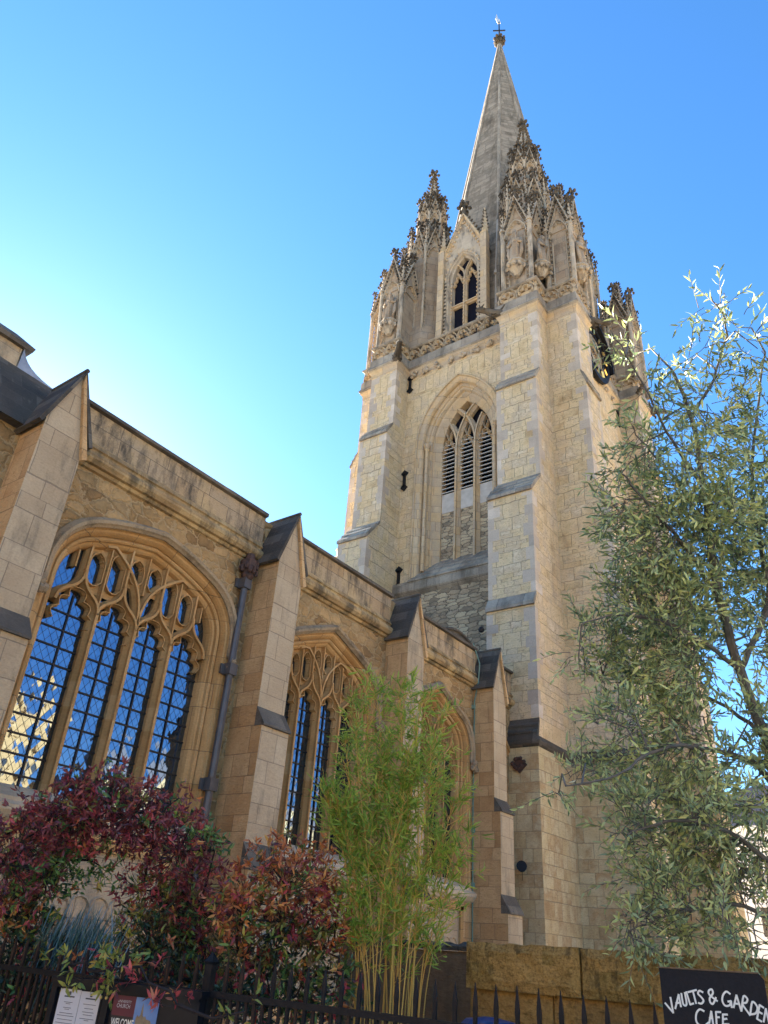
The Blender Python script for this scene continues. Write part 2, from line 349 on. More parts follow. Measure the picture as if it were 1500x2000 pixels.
M['mould'] = stone('window_moulding_stone', [(.29, .165, .065), (.38, .235, .105), (.44, .30, .155)], bw=.8, bh=.55, mw=.006, mortar=(.14, .09, .045), st_amt=.5, stain=(.12, .075, .04), st_sc=1.2, pits=.3, bump=.45)
M['trac'] = stone('tracery_stone', [(.27, .155, .065), (.35, .215, .095), (.40, .275, .15)], courses=False, st_amt=.4, stain=(.17, .10, .045), st_sc=2, pits=.15, bump=.3)
M['string'] = stone('string_course_stone', [(.22, .15, .08), (.36, .26, .14), (.44, .34, .19)], courses=False, st_amt=.85, stain=(.08, .065, .045), st_sc=1.3, st_lo=.47, st_hi=.62, pits=.4, bump=.7)
M['hood'] = stone('hood_mould_stone', [(.24, .18, .12), (.33, .26, .18), (.20, .165, .13)], courses=False, st_amt=.7, stain=(.075, .065, .05), st_sc=1.5, st_lo=.5, st_hi=.66, pits=.4)
M['para'] = stone('parapet_stone', [(.30, .21, .125), (.38, .29, .19), (.33, .265, .195)], mortar=(.12, .09, .06), bw=1.0, bh=.55, mw=.007, st_amt=.9, stain=(.06, .053, .047), st_lo=.47, st_hi=.66, st_sc=1.6, warm=(.52, .36, .15), pits=.5, bump=.8)
M['sill'] = stone('pale_sill_stone', [(.38, .32, .25), (.46, .40, .32), (.40, .35, .3)], courses=False, st_amt=.5, stain=(.13, .11, .09), pits=.3)
M['garden'] = stone('garden_wall_stone', [(.18, .115, .04), (.32, .21, .07), (.42, .29, .11), (.24, .165, .07)], courses=False, st_amt=.5, stain=(.09, .065, .035), st_sc=3, pits=.8, bump=1.0, tint=(1.1, 1.0, .85), grain=.3)
M['lead'] = plain('lead_sheet', (.16, .18, .22), (.28, .31, .36), 5, .5, .2, .4)
M['glassdark'] = plain('dark_lamp_glass', (.03, .03, .03), (.12, .12, .12), 18, .1, 0, .6)
M['leadcame'] = plain('dark_lead_cames', (.022, .024, .028), (.04, .042, .048), 9, .6, 0, .3)
M['iron'] = plain('black_painted_iron', (.006, .006, .007), (.014, .013, .013), 30, .5, .3, .25)
M['rust'] = plain('rusty_railing_iron', (.012, .010, .009), (.055, .027, .013), 9, .7, .4, .3)
M['hopper'] = plain('rusty_hopper_iron', (.04, .027, .022), (.10, .05, .034), 14, .7, .5, .3)
M['pipe'] = plain('dark_grey_pipe_paint', (.055, .05, .048), (.09, .083, .08), 5, .42, .12, .5)
M['louvre'] = plain('pale_louvre_slate', (.42, .37, .30), (.56, .50, .42), 4, .7, .2)
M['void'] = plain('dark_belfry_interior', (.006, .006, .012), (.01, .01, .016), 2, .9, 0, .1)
M['gold'] = plain('gilded_metal', (.75, .5, .15), (.85, .62, .22), 5, .3, 0, .6, .8)
M['silver'] = plain('bright_vane_metal', (.75, .72, .62), (.85, .8, .7), 5, .35, 0, .6, .5)
M['verd'] = plain('green_copper_strip', (.13, .22, .16), (.22, .3, .22), 8, .8, .2)
M['clockface'] = plain('pale_clock_stone', (.42, .36, .26), (.5, .43, .32), 5, .8, .2)

def glassmat():
    s = NT('leaded_window_glass'); g = s.n('ShaderNodeNewGeometry'); sp = s.n('ShaderNodeSeparateXYZ'); s.l(g.outputs['Position'], sp.inputs[0])
    cv = s.n('ShaderNodeCombineXYZ')
    a = s.math('MULTIPLY', sp.outputs[0], 9.1); b_ = s.math('MULTIPLY', sp.outputs[2], 6.6)
    s.l(s.math('ADD', a, b_), cv.inputs[0]); s.l(s.math('SUBTRACT', a, b_), cv.inputs[1])
    fl = s.n('ShaderNodeVectorMath', operation='FLOOR'); s.l(cv.outputs[0], fl.inputs[0])
    wn = s.n('ShaderNodeTexWhiteNoise', noise_dimensions='2D'); s.l(fl.outputs[0], wn.inputs['Vector'])
    sub = s.n('ShaderNodeVectorMath', operation='SUBTRACT'); s.l(wn.outputs['Color'], sub.inputs[0]); sub.inputs[1].default_value = (.5, .5, .5)
    sc = s.n('ShaderNodeVectorMath', operation='SCALE'); s.l(sub.outputs[0], sc.inputs[0]); sc.inputs['Scale'].default_value = .035
    ad = s.n('ShaderNodeVectorMath', operation='ADD'); s.l(sc.outputs[0], ad.inputs[0]); s.l(g.outputs['Normal'], ad.inputs[1])
    no = s.n('ShaderNodeVectorMath', operation='NORMALIZE'); s.l(ad.outputs[0], no.inputs[0])
    gl = s.n('ShaderNodeBsdfGlossy'); gl.inputs['Color'].default_value = (.18, .245, .345, 1); gl.inputs['Roughness'].default_value = .02; s.l(no.outputs[0], gl.inputs['Normal'])
    df = s.n('ShaderNodeBsdfDiffuse'); df.inputs[0].default_value = (.015, .018, .025, 1)
    ms = s.n('ShaderNodeMixShader'); ms.inputs[0].default_value = .8
    s.l(df.outputs[0], ms.inputs[1]); s.l(gl.outputs[0], ms.inputs[2]); s.l(ms.outputs[0], s.out.inputs[0])
    return s.mat
M['glass'] = glassmat()

# ------------------------------------------------------------------ ground
g = B(); g.quad((-400, -400, 0), (400, -400, 0), (400, 400, 0), (-400, 400, 0))
M['ground'] = plain('pale_paving_ground', (.40, .35, .27), (.50, .44, .34), 1.5, .9, .1)
tag(g.build('ground', M['ground'], fix=False), kind='structure')

# ------------------------------------------------------------------ old house beside the tower (near wing)
H = thing('church_wing', (11, 0, 0), 'low brown stone church wing with three tall traceried windows and gabled buttresses', 'church wing')
BUT = [4.38, 9.38, 13.75, 17.78]
WIN = [(6.88, 1.0), (11.55, .89), (15.74, .845)]
ZCOP, ZE = 9.15, 8.05
def hood_path(c, s, extra=0): return tudor(c, 1.80*s, 6.28, 1.19, 7, r1=.92*s, phi=66)
wb = B()
edges = [4.38, 9.38, 13.75, 17.78]
for (c, s), x0, x1 in zip(WIN, edges, edges[1:]):
    wall_arch(wb, x0, x1, 3.05, 8.0, 3.05, hood_path(c, s), FN, 0, 0)
    wb.quad((x0, 0, 0), (x1, 0, 0), (x1, 0, 3.05), (x0, 0, 3.05), 1)
wb.quad((-6, 0, 0), (4.38, 0, 0), (4.38, 0, 8.0), (-6, 0, 8.0), 0)
wb.quad((17.78, 0, 0), (19.6, 0, 0), (19.6, 0, 8.0), (17.78, 0, 8.0), 0)
wb.quad((4.5, .02, 8.0), (19.6, .02, 8.0), (19.6, .02, 9.0), (4.5, .02, 9.0), 0)
wb.quad((-6, .4, 8.7), (21, .4, 8.7), (21, 6.5, 8.7), (-6, 6.5, 8.7), 2)
wb.quad((4.5, .02, 9.0), (21, .02, 9.0), (21, .4, 9.0), (4.5, .4, 9.0), 2)
wb.quad((-6, .4, 8.7), (21, .4, 8.7), (21, .4, 9.0), (-6, .4, 9.0), 2)
wb.quad((-6, 6.5, 0), (21, 6.5, 0), (21, 6.5, 8.7), (-6, 6.5, 8.7), 0)
wb.quad((-6, 0, 0), (-6, 6.5, 0), (-6, 6.5, 8.7), (-6, 0, 8.7), 0)
wb.build('wall', [M['rub'], M['aisle'], M['lead']], H, fix=False)

def ext(b, prof, x0, x1, m=0):
    """profile (y,z) extruded along x"""
    b.strip([[(x0, y, z) for y, z in prof], [(x1, y, z) for y, z in prof]], m)
    b.poly([(x0, y, z) for y, z in prof], m); b.poly([(x1, y, z) for y, z in prof], m)
# parapet with coping and roll string
STR = [(.02, 7.96), (-.05, 7.98), (-.07, 8.03), (-.13, 8.04), (-.18, 8.10), (-.185, 8.16), (-.15, 8.22), (-.10, 8.25), (-.10, 8.29), (-.13, 8.31), (-.07, 8.42), (.02, 8.43)]
seg = [(a+.34, b_-.34) for a, b_ in zip(BUT, BUT[1:])]+[(18.12, 19.62)]
b = B()
for a, c in seg:
    n = max(1, int((c-a)/1.1))
    for i in range(n):     # lengths of string, slightly uneven with age
        xa, xb = lerp(a, c, i/n), lerp(a, c, (i+1)/n)-.006; dy = random.uniform(-.012, .012)
        ext(b, [(y+(dy if y < 0 else 0), z) for y, z in STR], xa, xb)
b.build('string_course', M['string'], H)
b = B()
for a, c in seg: b.box(a, c, -.065, .3, 8.425, 9.0)
b.build('parapet', M['para'], H)
b = B()
for a, c in seg:
    n = max(1, int((c-a)/.9))
    for i in range(n):
        xa, xb = lerp(a, c, i/n), lerp(a, c, (i+1)/n)-.008; dz = random.uniform(-.008, .008)
        ext(b, [(-.07, 8.985), (-.145, 9.0), (-.15, 9.06+dz), (-.02, 9.15+dz), (.25, 9.15+dz), (.38, 9.04), (.38, 8.98)], xa, xb)
b.build('coping', M['dark'], H)

# buttresses with gabled heads
def buttress(x, deep=0.0):
    y3, y2, y1 = -.616, -.78, -.95
    P = B(); hw = .335
    def stage(z0, z1, yf, h):
        P.quad((x-h, yf, z0), (x+h, yf, z0), (x+h, yf, z1), (x-h, yf, z1), 1)
        P.quad((x-h, yf, z0), (x-h, 0.01, z0), (x-h, 0.01, z1), (x-h, yf, z1), 0)
        P.quad((x+h, yf, z0), (x+h, 0.01, z0), (x+h, 0.01, z1), (x+h, yf, z1), 0)
    stage(5.15, ZE, y3, hw); stage(3.0, 4.85, y2, hw+.003); stage(0, 2.65, y1, hw+.02)
    for z0, z1, ya, yb, h in ((4.85, 5.15, y2, y3, hw), (2.65, 3.0, y1, y2, hw+.015)):
        for sx in (-1, 1): P.poly([(x+sx*h, ya, z0), (x+sx*h, 0, z0), (x+sx*h, 0, z1), (x+sx*h, yb, z1)], 0)
    P.poly([(x-hw, y3, ZE), (x+hw, y3, ZE), (x, y3, ZE+.95)], 1)
    P.poly([(x-hw, 0, ZE), (x+hw, 0, ZE), (x, 0, ZE+.95)], 1)
    o = P.build('buttress', [M['aisle'], M['front']], H, fix=False)
    S = B()
    for z0, z1, ya, yb, h in ((4.82, 5.16, y2-.05, y3+.003, hw+.012), (2.62, 3.02, y1-.05, y2+.003, hw+.03)):
        S.prism([(x-h, ya, z0), (x-h, ya, z0+.035), (x-h, yb, z1), (x-h, yb, z0)], [(x+h, ya, z0), (x+h, ya, z0+.035), (x+h, yb, z1), (x+h, yb, z0)])
    S.build('weathering', M['dark'], o)
    G = B(); t = .06; sl = .95/hw
    for sx in (-1, 1):      # two slabs of the little roof, a ridge and a verge moulding
        e = hw+.055; ze = ZE+.95-sl*e
        G.hexa([(x+sx*e, y3-.05, ze), (x+sx*e, .25, ze), (x, .25, ZE+.95), (x, y3-.05, ZE+.95),
                (x+sx*(e+t), y3-.05, ze+.02), (x+sx*(e+t), .25, ze+.02), (x, .25, ZE+1.06), (x, y3-.05, ZE+1.06)])
    G.tube([(x, y3-.06, ZE+1.045), (x, .25, ZE+1.045)], .035, 8)
    G.build('gabled_roof', M['slab'], o)
    V = B()
    for sx in (1,):
        e = hw+.07; ze = ZE+.95-sl*e-.12
        V.hexa([(x+sx*(e-.075), y3-.07, ze-.1), (x+sx*(e-.075), y3+.02, ze-.1), (x, y3+.02, ZE+.80), (x, y3-.07, ZE+.80),
                (x+sx*(e+.006), y3-.07, ze-.06), (x+sx*(e+.006), y3+.02, ze-.06), (x, y3+.02, ZE+.955), (x, y3-.07, ZE+.955)])
    V.build('verge', M['aisle'], o)
    return o
for x in BUT: buttress(x)

def arch_z(path, u):
    for a, c in zip(path, path[1:]):
        if min(a[0], c[0]) <= u <= max(a[0], c[0]): return lerp(a[1], c[1], (u-a[0])/((c[0]-a[0]) or 1e-9))
    return path[0][1]
def foils(path, n, bulge):
    """replace a path by n lobes bulging to its left, leaving cusps"""
    L = [0]
    for a, c in zip(path, path[1:]): L.append(L[-1]+math.hypot(c[0]-a[0], c[1]-a[1]))
    def at(t):
        for i in range(len(path)-1):
            if L[i] <= t <= L[i+1]+1e-9:
                k = (t-L[i])/((L[i+1]-L[i]) or 1e-9); return (lerp(path[i][0], path[i+1][0], k), lerp(path[i][1], path[i+1][1], k))
        return path[-1]
    o = []
    for j in range(n):
        p, q = at(L[-1]*j/n), at(L[-1]*(j+1)/n); dx, dz = q[0]-p[0], q[1]-p[1]
        for i in range(6):
            t = i/6; k = math.sin(math.pi*t)*bulge; o.append((p[0]+dx*t-dz*k, p[1]+dz*t+dx*k))
    o.append(path[-1]); return o

def aisle_window(c, s):
    hp = hood_path(c, s); SILL = 3.3
    w_ = B(); jp = jambs(hp, SILL-.25)
    k = .28
    sweep(w_, jp, [(.10, -.012), (.0, -.012), (-.02, .02), (-.05, .03), (-.075, .06), (-.10, .105), (-.105, .14), (-.13, .105), (-.155, .10), (-.18, .12), (-.19, .17), (-.22, .185), (-.25, .22), (-.27, .28), (-.285, .42)], FN)
    # sill slope
    hw = 1.80*s
    w_.prism([(c-hw-.05, .42, SILL+.02), (c-hw-.05, -.06, SILL-.2), (c-hw-.05, -.06, SILL-.26), (c-hw-.05, .42, SILL-.3)], [(c+hw+.05, .42, SILL+.02), (c+hw+.05, -.06, SILL-.2), (c+hw+.05, -.06, SILL-.26), (c+hw+.05, .42, SILL-.3)], 1)
    ext(w_, [(0, 2.8), (-.06, 2.84), (-.13, 2.93), (-.14, 3.0), (-.05, 3.06), (0, 3.06)], c-hw-.25, c+hw+.25, 1)
    win = w_.build('window', [M['mould'], M['sill']], H, fix=False)
    # hood mould on the arch only, with two carved stops
    h = B(); ha = [(hp[0][0], 6.0)]+hp+[(hp[-1][0], 6.0)]
    sweep(h, ha, [(.005, -.012), (.0, -.05), (.03, -.085), (.05, -.12), (.10, -.135), (.165, -.05), (.17, -.0)], FN)
    ho = h.build('hood_mould', M['hood'], win, fix=False)
    for u, sgn in ((hp[0][0]-.09, -1), (hp[-1][0]+.09, 1)):
        q = B()
        for i in range(9): q.blob((u+random.uniform(-.07, .07), -.08+random.uniform(-.07, .02), 5.95+random.uniform(-.16, .08)), .07, .07, .08, 0, .25)
        q.build('label_stop', M['hood'], win)
    # tracery
    t = B(); ip = offset(hp, -.275); X = lambda u: c+u*s
    Wd = .138*max(.86, s)
    D0, D1 = .17, .40
    mull = [-.735, 0, .735]; sup = [-1.1025, -.3675, .3675, 1.1025]
    for m in mull: bar(t, [(X(m), SILL-.05), (X(m), 5.9)], Wd, D0, D1, FN)
    def br(u0, u1, z0=5.88, z1=6.5): return [(X(a), z) for a, z in bez3((u0, z0), (u0, z0+.32), (u1, z1-.42), (u1, z1), 9)]
    for m in [-1.47]+mull+[1.47]:
        for sg in (-1, 1):
            if abs(m+sg*.3675) < 1.2: bar(t, br(m, m+sg*.3675), Wd*.85, D0+.004*(sg+1), D1, FN)
    for u in sup:
        bar(t, [(X(u), 6.45), (X(u), arch_z(ip, X(u))+.05)], Wd*.7, D0+.02, D1, FN)
    for sg in (-1, 1):      # crossing arcs of the middle pair
        q = bez3((0, 5.95), (0.02*sg, 6.55), (.22*sg, 6.8), (.86*sg, 7.16), 12)
        q = [(X(a), min(z, arch_z(ip, X(a))+.04)) for a, z in q]
        bar(t, q, Wd*.8, D0+.008, D1, FN)
        q = bez3((0.0, 6.35), (.0, 6.8), (-.1*sg, 7.0), (-.33*sg, 7.22), 6)
    def slot(uc, hw_, z0, z1):
        """one small cusped light: a closed moulded frame with foiled head and foot"""
        L_ = [(uc-hw_, z0+.1), (uc-hw_, z1-.2)]; hd = bez3((uc-hw_, z1-.2), (uc-hw_, z1-.06), (uc-hw_*.35, z1-.02), (uc, z1), 6)
        rt = [(2*uc-a, z) for a, z in hd][::-1]; ft = [(uc+hw_, z0+.1), (uc+hw_*.5, z0+.02), (uc, z0)]
        lf = [(uc, z0), (uc-hw_*.5, z0+.02), (uc-hw_, z0+.1)]
        up = [(X(a), z) for a, z in L_+hd[1:]]; dn = [(X(a), z) for a, z in rt+[(uc+hw_, z0+.1)]+ft[1:]]
        bar(t, [(X(a), z) for a, z in lf]+up[1:], .045, D0+.06, D1, FN); bar(t, dn, .045, D0+.062, D1, FN)
        hh = [(X(a), z) for a, z in hd]+[(X(a), z) for a, z in rt[1:]]
        bar(t, foils(offset(hh, -.022), 5, .42), .03, D0+.1, D1-.02, FN)
        return L_[:1]+hd+rt[1:]+ft
    def web(out, ua, ub, z0):
        """stone web filling a panel round a small light"""
        uc = sum(q[0] for q in out)/len(out); zc = sum(q[1] for q in out)/len(out); N = 40; rows = []
        def ray_out(a):
            dx, dz = math.cos(a), math.sin(a); best = .05
            for (p, q) in zip(out, out[1:]+out[:1]):
                ex, ez = q[0]-p[0], q[1]-p[1]; den = dx*ez-dz*ex
                if abs(den) < 1e-9: continue
                k = ((p[0]-uc)*ez-(p[1]-zc)*ex)/den; l = ((p[0]-uc)*dz-(p[1]-zc)*dx)/den
                if k > 0 and -1e-6 <= l <= 1+1e-6: best = max(best, k)
            return best
        for i in range(N+1):
            a = 2*math.pi*i/N; k = ray_out(a); dx, dz = math.cos(a), math.sin(a); K = 9
            if abs(dx) > 1e-6: K = min(K, ((ub if dx > 0 else ua)-uc)/dx)
            if dz < -1e-6: K = min(K, (z0-zc)/dz)
            if dz > 1e-6:
                for _ in range(60):
                    if zc+dz*K <= arch_z(ip, X(uc+dx*K))+.03: break
                    K *= .97
            K = max(K, k); rows.append([FN(X(uc+dx*k), zc+dz*k, D0+.13), FN(X(uc+dx*K), zc+dz*K, D0+.13)])
        t.strip(rows)
    for m in (-.735, .735):  # paired small lights
        bar(t, [(X(m), 5.95), (X(m), arch_z(ip, X(m)))], Wd*.5, D0+.035, D1, FN)
        for sg in (-1, 1):
            mid = m+sg*.185; top = arch_z(ip, X(mid))-.10
            web(slot(mid, .138, 6.32, top+.03), m if sg > 0 else m-.3675, m+.3675 if sg > 0 else m, 6.22)
    for sg in (-1, 1):
        web(slot(sg*.19, .135, 6.62, 7.07), 0 if sg > 0 else -.3675, .3675 if sg > 0 else 0, 6.56)
        bar(t, [(X(sg*1.28), 6.5), (X(sg*1.28), arch_z(ip, X(sg*1.28)))], .07, D0+.06, D1, FN)
    bar(t, [(X(0), 6.5), (X(0), arch_z(ip, X(0)))], Wd*.5, D0+.035, D1, FN)
    # cusped heads of the main lights
    for u in sup:
        for sg in (-1, 1):
            pth = [(X(a), z) for a, z in bez3((u-sg*.30, 5.62), (u-sg*.30, 5.9), (u-sg*.12, 5.98), (u, 6.2), 8)]
            if sg < 0: pth = pth[::-1]
            bar(t, foils(pth, 3, .38), .05, D0+.07, D1-.01, FN, 0, .3)
    t.build('tracery', M['trac'], win)
    # glass
    gb = B(); gp = offset(hp, -.28); gpts = [(gp[0][0], SILL-.1)]+gp+[(gp[-1][0], SILL-.1)]
    gb.poly([FN(u, z, .36) for u, z in gpts]); gb.build('glass', M['glass'], win, fix=False)
    # lead lattice and iron saddle bars
    le = B(); u0, u1 = gp[0][0], gp[-1][0]; dz, du = .185, .128
    def clipline(ua, za, ub, zb):
        n = 24; run = None
        for i in range(n+1):
            t_ = i/n; u, z = lerp(ua, ub, t_), lerp(za, zb, t_)
            ok = u0 < u < u1 and SILL-.1 < z < (arch_z(gp, u) if True else 0)-.02
            if ok and run is None: run = (u, z)
            if run is not None and (not ok or i == n):
                p, q = run, (u, z); dx, dy = q[0]-p[0], q[1]-p[1]; l = math.hypot(dx, dy)
                if l > .05:
                    nx, ny = -dy/l*.0024, dx/l*.0024
                    le.hexa([FN(p[0]+nx, p[1]+ny, .3595), FN(p[0]-nx, p[1]-ny, .3595), FN(q[0]-nx, q[1]-ny, .3595), FN(q[0]+nx, q[1]+ny, .3595), FN(p[0]+nx, p[1]+ny, .3575), FN(p[0]-nx, p[1]-ny, .3575), FN(q[0]-nx, q[1]-ny, .3575), FN(q[0]+nx, q[1]+ny, .3575)])
                run = None
    Hh = 4.3; k = Hh*du/dz
    n = int((u1-u0+k)/(du*1.0))+2
    for i in range(n):
        a = u0-k+i*du*1.0
        clipline(a, SILL-.15, a+k, SILL-.15+Hh); clipline(u1+k-i*du, SILL-.15, u1-i*du, SILL-.15+Hh)
    le.build('lead_lattice', M['leadcame'], win)
    sb = B()
    for j in range(11):
        z = SILL+.12+j*.262
        if z < 5.98: sb.box(u0, u1, .340, .356, z-.012, z+.012)
    for u in sup: sb.box(X(u)-.013, X(u)+.013, .338, .354, SILL-.05, 6.1)
    sb.build('saddle_bars', M['iron'], win)
    return win
WINS = [aisle_window(c, s) for c, s in WIN]
# sliver of a blocked fourth opening by the tower
b = B(); hp = tudor(19.0, .95, 6.12, 1.0, 7, r1=.4)
sweep(b, jambs(hp, 2.0), [(.12, 0), (.1, -.06), (.02, -.06), (0, -.012), (-.06, -.012), (-.07, -.004)], FN)
b.build('blocked_arch', M['mould'], H, fix=False)
# carved panels under the sills
for c, s in WIN:
    b = B(); b.box(c-1.25*s, c+1.25*s, -.03, .02, .9, 2.62, 0)
    for x0, x1, z0, z1 in ((c-1.4*s, c-1.25*s, .9, 2.7), (c+1.25*s, c+1.4*s, .9, 2.7), (c-1.4*s, c+1.4*s, 2.62, 2.78)): b.box(x0, x1, -.085, .02, z0, z1, 1)
    for i in range(7):
        u = c+(-1+i/3)*s*.95; q = arc(u, 1.9, .17, 0, 300, 10); bar(b, q, .035, -.06, -.02, FN, 0)
    b.build('carved_panel', [M['front'], M['mould']], H)
# rainwater pipe with rusty hopper
b = B(); px, py = 8.74, -.12
b.prism([(px+.065*math.cos(R(a)), py+.065*math.sin(R(a)), 1.2) for a in range(22, 382, 45)], [(px+.065*math.cos(R(a)), py+.065*math.sin(R(a)), 7.55) for a in range(22, 382, 45)])
for z in (7.42, 5.77, 3.84):
    b.box(px-.085, px+.085, py-.085, -.012, z-.1, z+.1); b.box(px-.15, px+.09, -.045, -.008, z-.085, z+.085)
dp = b.build('drainpipe', M['pipe'], H)
b = B(); b.loft([[(px+r*math.cos(R(a)), py-.03+r*math.sin(R(a)), z) for a in range(0, 360, 45)] for r, z in ((.08, 7.5), (.12, 7.56), (.11, 7.62), (.17, 7.75), (.18, 7.86), (.10, 7.9), (.08, 8.02))])
for a in range(0, 360, 30): b.blob((px+.15*math.cos(R(a)), py-.03+.15*math.sin(R(a)), 7.70+random.uniform(-.05, .08)), .045, .045, .08, 0, .3)
b.build('hopper', M['hopper'], dp)
# copper lightning strip on the last near buttress
b = B(); b.tube([(17.34, -.06, 9.2), (17.36, -.25, 8.6), (17.38, -.2, 8.1), (17.42, -.06, 7.6), (17.42, -.03, 5), (17.42, -.03, 1.5)], .016, 6)
for z in (7.45, 5.4, 4.4, 3.2): b.box(17.37, 17.47, -.08, .0, z-.05, z+.05)
b.build('lightning_strip', M['verd'], H)
# stone-roofed stair head and stack above the nearest buttress
b = B()
b.hexa([(1.0, -.2, 7.98), (4.6, -.2, 7.98), (4.6, .5, 7.98), (1.0, .5, 7.98), (1.0, .62, 9.40), (4.6, .62, 9.38), (4.6, .9, 9.38), (1.0, .9, 9.40)])
rs = b.build('sloping_slab_roof', M['slab'], H)
b = B(); b.prism([(2.2, .7, 9.0), (3.88, .7, 9.0), (3.88, 1.5, 9.0), (2.2, 1.5, 9.0)], [(2.2, .7, 9.82), (3.88, .7, 9.82), (3.88, 1.5, 9.82), (2.2, 1.5, 9.82)])
st = b.build('stack', M['front'], rs)
b = B(); b.loft([[(2.1, .62, 9.80), (4.02, .62, 9.80), (4.02, 1.6, 9.80), (2.1, 1.6, 9.80)], [(2.1, .6, 9.87), (4.04, .6, 9.87), (4.04, 1.6, 9.87), (2.1, 1.6, 9.87)], [(2.2, .95, 10.2), (3.8, .95, 10.2), (3.8, 1.4, 10.2), (2.2, 1.4, 10.2)]])
b.build('stack_cap', M['dark'], st)
b = B(); pr = bez((3.89, 9.85), (3.95, 9.45), (4.62, 9.42), 8)
b.strip([[(x, .66, z) for x, z in pr], [(x, 1.3, z) for x, z in pr]]); b.strip([[(x, .66, z) for x, z in pr], [(x, .66, 9.0) for x, z in pr]])
b.build('lead_flashing', M['lead'], rs, fix=False)
# arched lead roof peeping over the parapet
b = B(); q = [(16.6, 9.1)]+bez((16.6, 9.35), (17.6, 10.15), (18.8, 9.3), 10)+[(18.8, 9.0)]
b.prism([(x, .6, z) for x, z in q], [(x, 2.4, z) for x, z in q], 0)
b.tube([(x, .58, z+.02) for x, z in q[1:-1]], .05, 6, 0)
b.build('arched_lead_roof', M['slab'], H)
b = B(); b.box(18.75, 18.95, .4, .8, 9.0, 9.42, 0); b.box(19.1, 19.5, .4, .9, 9.0, 9.3, 0)
b.build('roof_vent', M['lead'], H)

# ------------------------------------------------------------------ the church tower
T = thing('church_tower', (26, 3.2, 0), 'tall cream stone church tower with belfry window, corner pinnacles and an octagonal grey spire', 'church tower')
XW, YN, YNW, XWW, YS = 21.685, -.912, -1.35, 30.14, 7.314
FE = lambda u, z, d: (XW+d, u, z)            # east face: u = y
FR = [(24.45, 20.79), (20.65, 20.41), (15.3, 19.68), (11.13, 19.55), (6.95, 19.43)]   # stage top z, face x of the side buttresses
TOPS = [24.45, 20.65, 15.3, 11.13, 6.95]; RISE = [.71, 1.0, .42, .68]
def staged(b, fronts, fn, u0, u1, core):
    """buttress faces in steps; fn(u,z,f) where f is the face coordinate"""
    for i, f in enumerate(fronts):
        z1 = TOPS[i]; z0 = (TOPS[i+1]+RISE[i]) if i+1 < len(fronts) else 0
        mm = 0 if i < 4 else 1
        b.quad(fn(u0, z0, f), fn(u1, z0, f), fn(u1, z1, f), fn(u0, z1, f), mm)
        for u in (u0, u1): b.quad(fn(u, z0, f), fn(u, z0, core), fn(u, z1, core), fn(u, z1, f), mm)
        if i+1 < len(fronts):
            f2 = fronts[i+1]; za, zb = TOPS[i+1], z0
            for u in (u0, u1): b.poly([fn(u, za, f2), fn(u, zb, f), fn(u, zb, core), fn(u, za, core)], 0)
def slopes(b, fronts, fn, u0, u1, out):
    for i in range(len(fronts)-1):
        mi = 1 if i == 3 else 0
        f, f2 = fronts[i], fronts[i+1]; za, zb = TOPS[i+1], TOPS[i+1]+RISE[i]
        e = .012; l = .085*out; n = 3 if RISE[i] > .6 else 1
        # lip and overlapping slab courses
        ring = lambda u: [fn(u, za-.05, f2+e*out), fn(u, za-.05, f2+l), fn(u, za+.06, f2+l), fn(u, zb, f+e*out*.2), fn(u, zb-.1, f-.02*out)]
        b.prism(ring(u0-.012), ring(u1+.012), mi)
        for k in range(1, n):
            t = k/n; zc = lerp(za+.06, zb, t); fc = lerp(f2+l, f, t)
            b.prism([fn(u0-.014, zc-.02, fc-.02*out), fn(u0-.014, zc-.03, fc+.035*out), fn(u0-.014, zc+.02, fc+.03*out), fn(u0-.014, zc+.12, fc-.06*out)],
                    [fn(u1+.014, zc-.02, fc-.02*out), fn(u1+.014, zc-.03, fc+.035*out), fn(u1+.014, zc+.02, fc+.03*out), fn(u1+.014, zc+.12, fc-.06*out)], mi)
def quoins(b, fronts, fn, u, su, out, core):
    """long and short corner stones, 4 mm proud of both faces, at edge u (the stone runs towards su)"""
    for i, f in enumerate(fronts[:4]):
        z = (TOPS[i+1]+RISE[i]+.02); z1 = TOPS[i]-.08; k = 0
        while z < z1-.1:
            h = min(random.uniform(.26, .5), z1-z); a, c = (random.uniform(.28, .46), random.uniform(.12, .24)) if k % 2 else (random.uniform(.14, .24), random.uniform(.25, .5))
            c = min(c, abs(core-f)-.03)
            if random.random() < .93 and c > .02:
                e = .004*out; ue = -.004*su
                p = lambda zz: [fn(u+ue, zz, f+e), fn(u+su*a, zz, f+e), fn(u+su*a, zz, f-.02*out), fn(u+ue+su*.03, zz, f-.02*out), fn(u+ue+su*.03, zz, f-c*out), fn(u+ue, zz, f-c*out)]
                b.prism(p(z+.004), p(z+h-.004))
            z += h; k += 1
fA = lambda u, z, f: (f, u, z)
fB = lambda u, z, f: (u, f, z)
FX = [20.79, 20.41, 19.68, 19.55, 19.43]
def tower_buttress(fronts, fn, u0, u1, core, out):
    b = B(); staged(b, fronts, fn, u0, u1, core)
    o = b.build('buttress', [M['tower'], M['tower_low']], T, fix=False)
    s = B(); slopes(s, fronts, fn, u0, u1, out); s.build('weathering', [M['grey'], M['slab']], o)
    q = B(); quoins(q, fronts, fn, u0, 1, out, core); quoins(q, fronts, fn, u1, -1, out, core); q.build('quoins', M['quoin'], o)
    return o
bA = tower_buttress(FX, fA, YN, .734, XW, -1)
bC = tower_buttress(FX, fA, 5.918, YS, XW, -1)
FY = [-2.192, -2.36, -2.78, -2.92, -3.04]
bB = tower_buttress(FY, fB, XW, 23.0, YN, -1)
bD = tower_buttress([y-.1 for y in FY], fB, 28.64, XWW, YNW, -1)
bS = tower_buttress([8.6, 8.9, 9.3, 9.45, 9.6], fB, 21.8, 23.1, YS, 1)
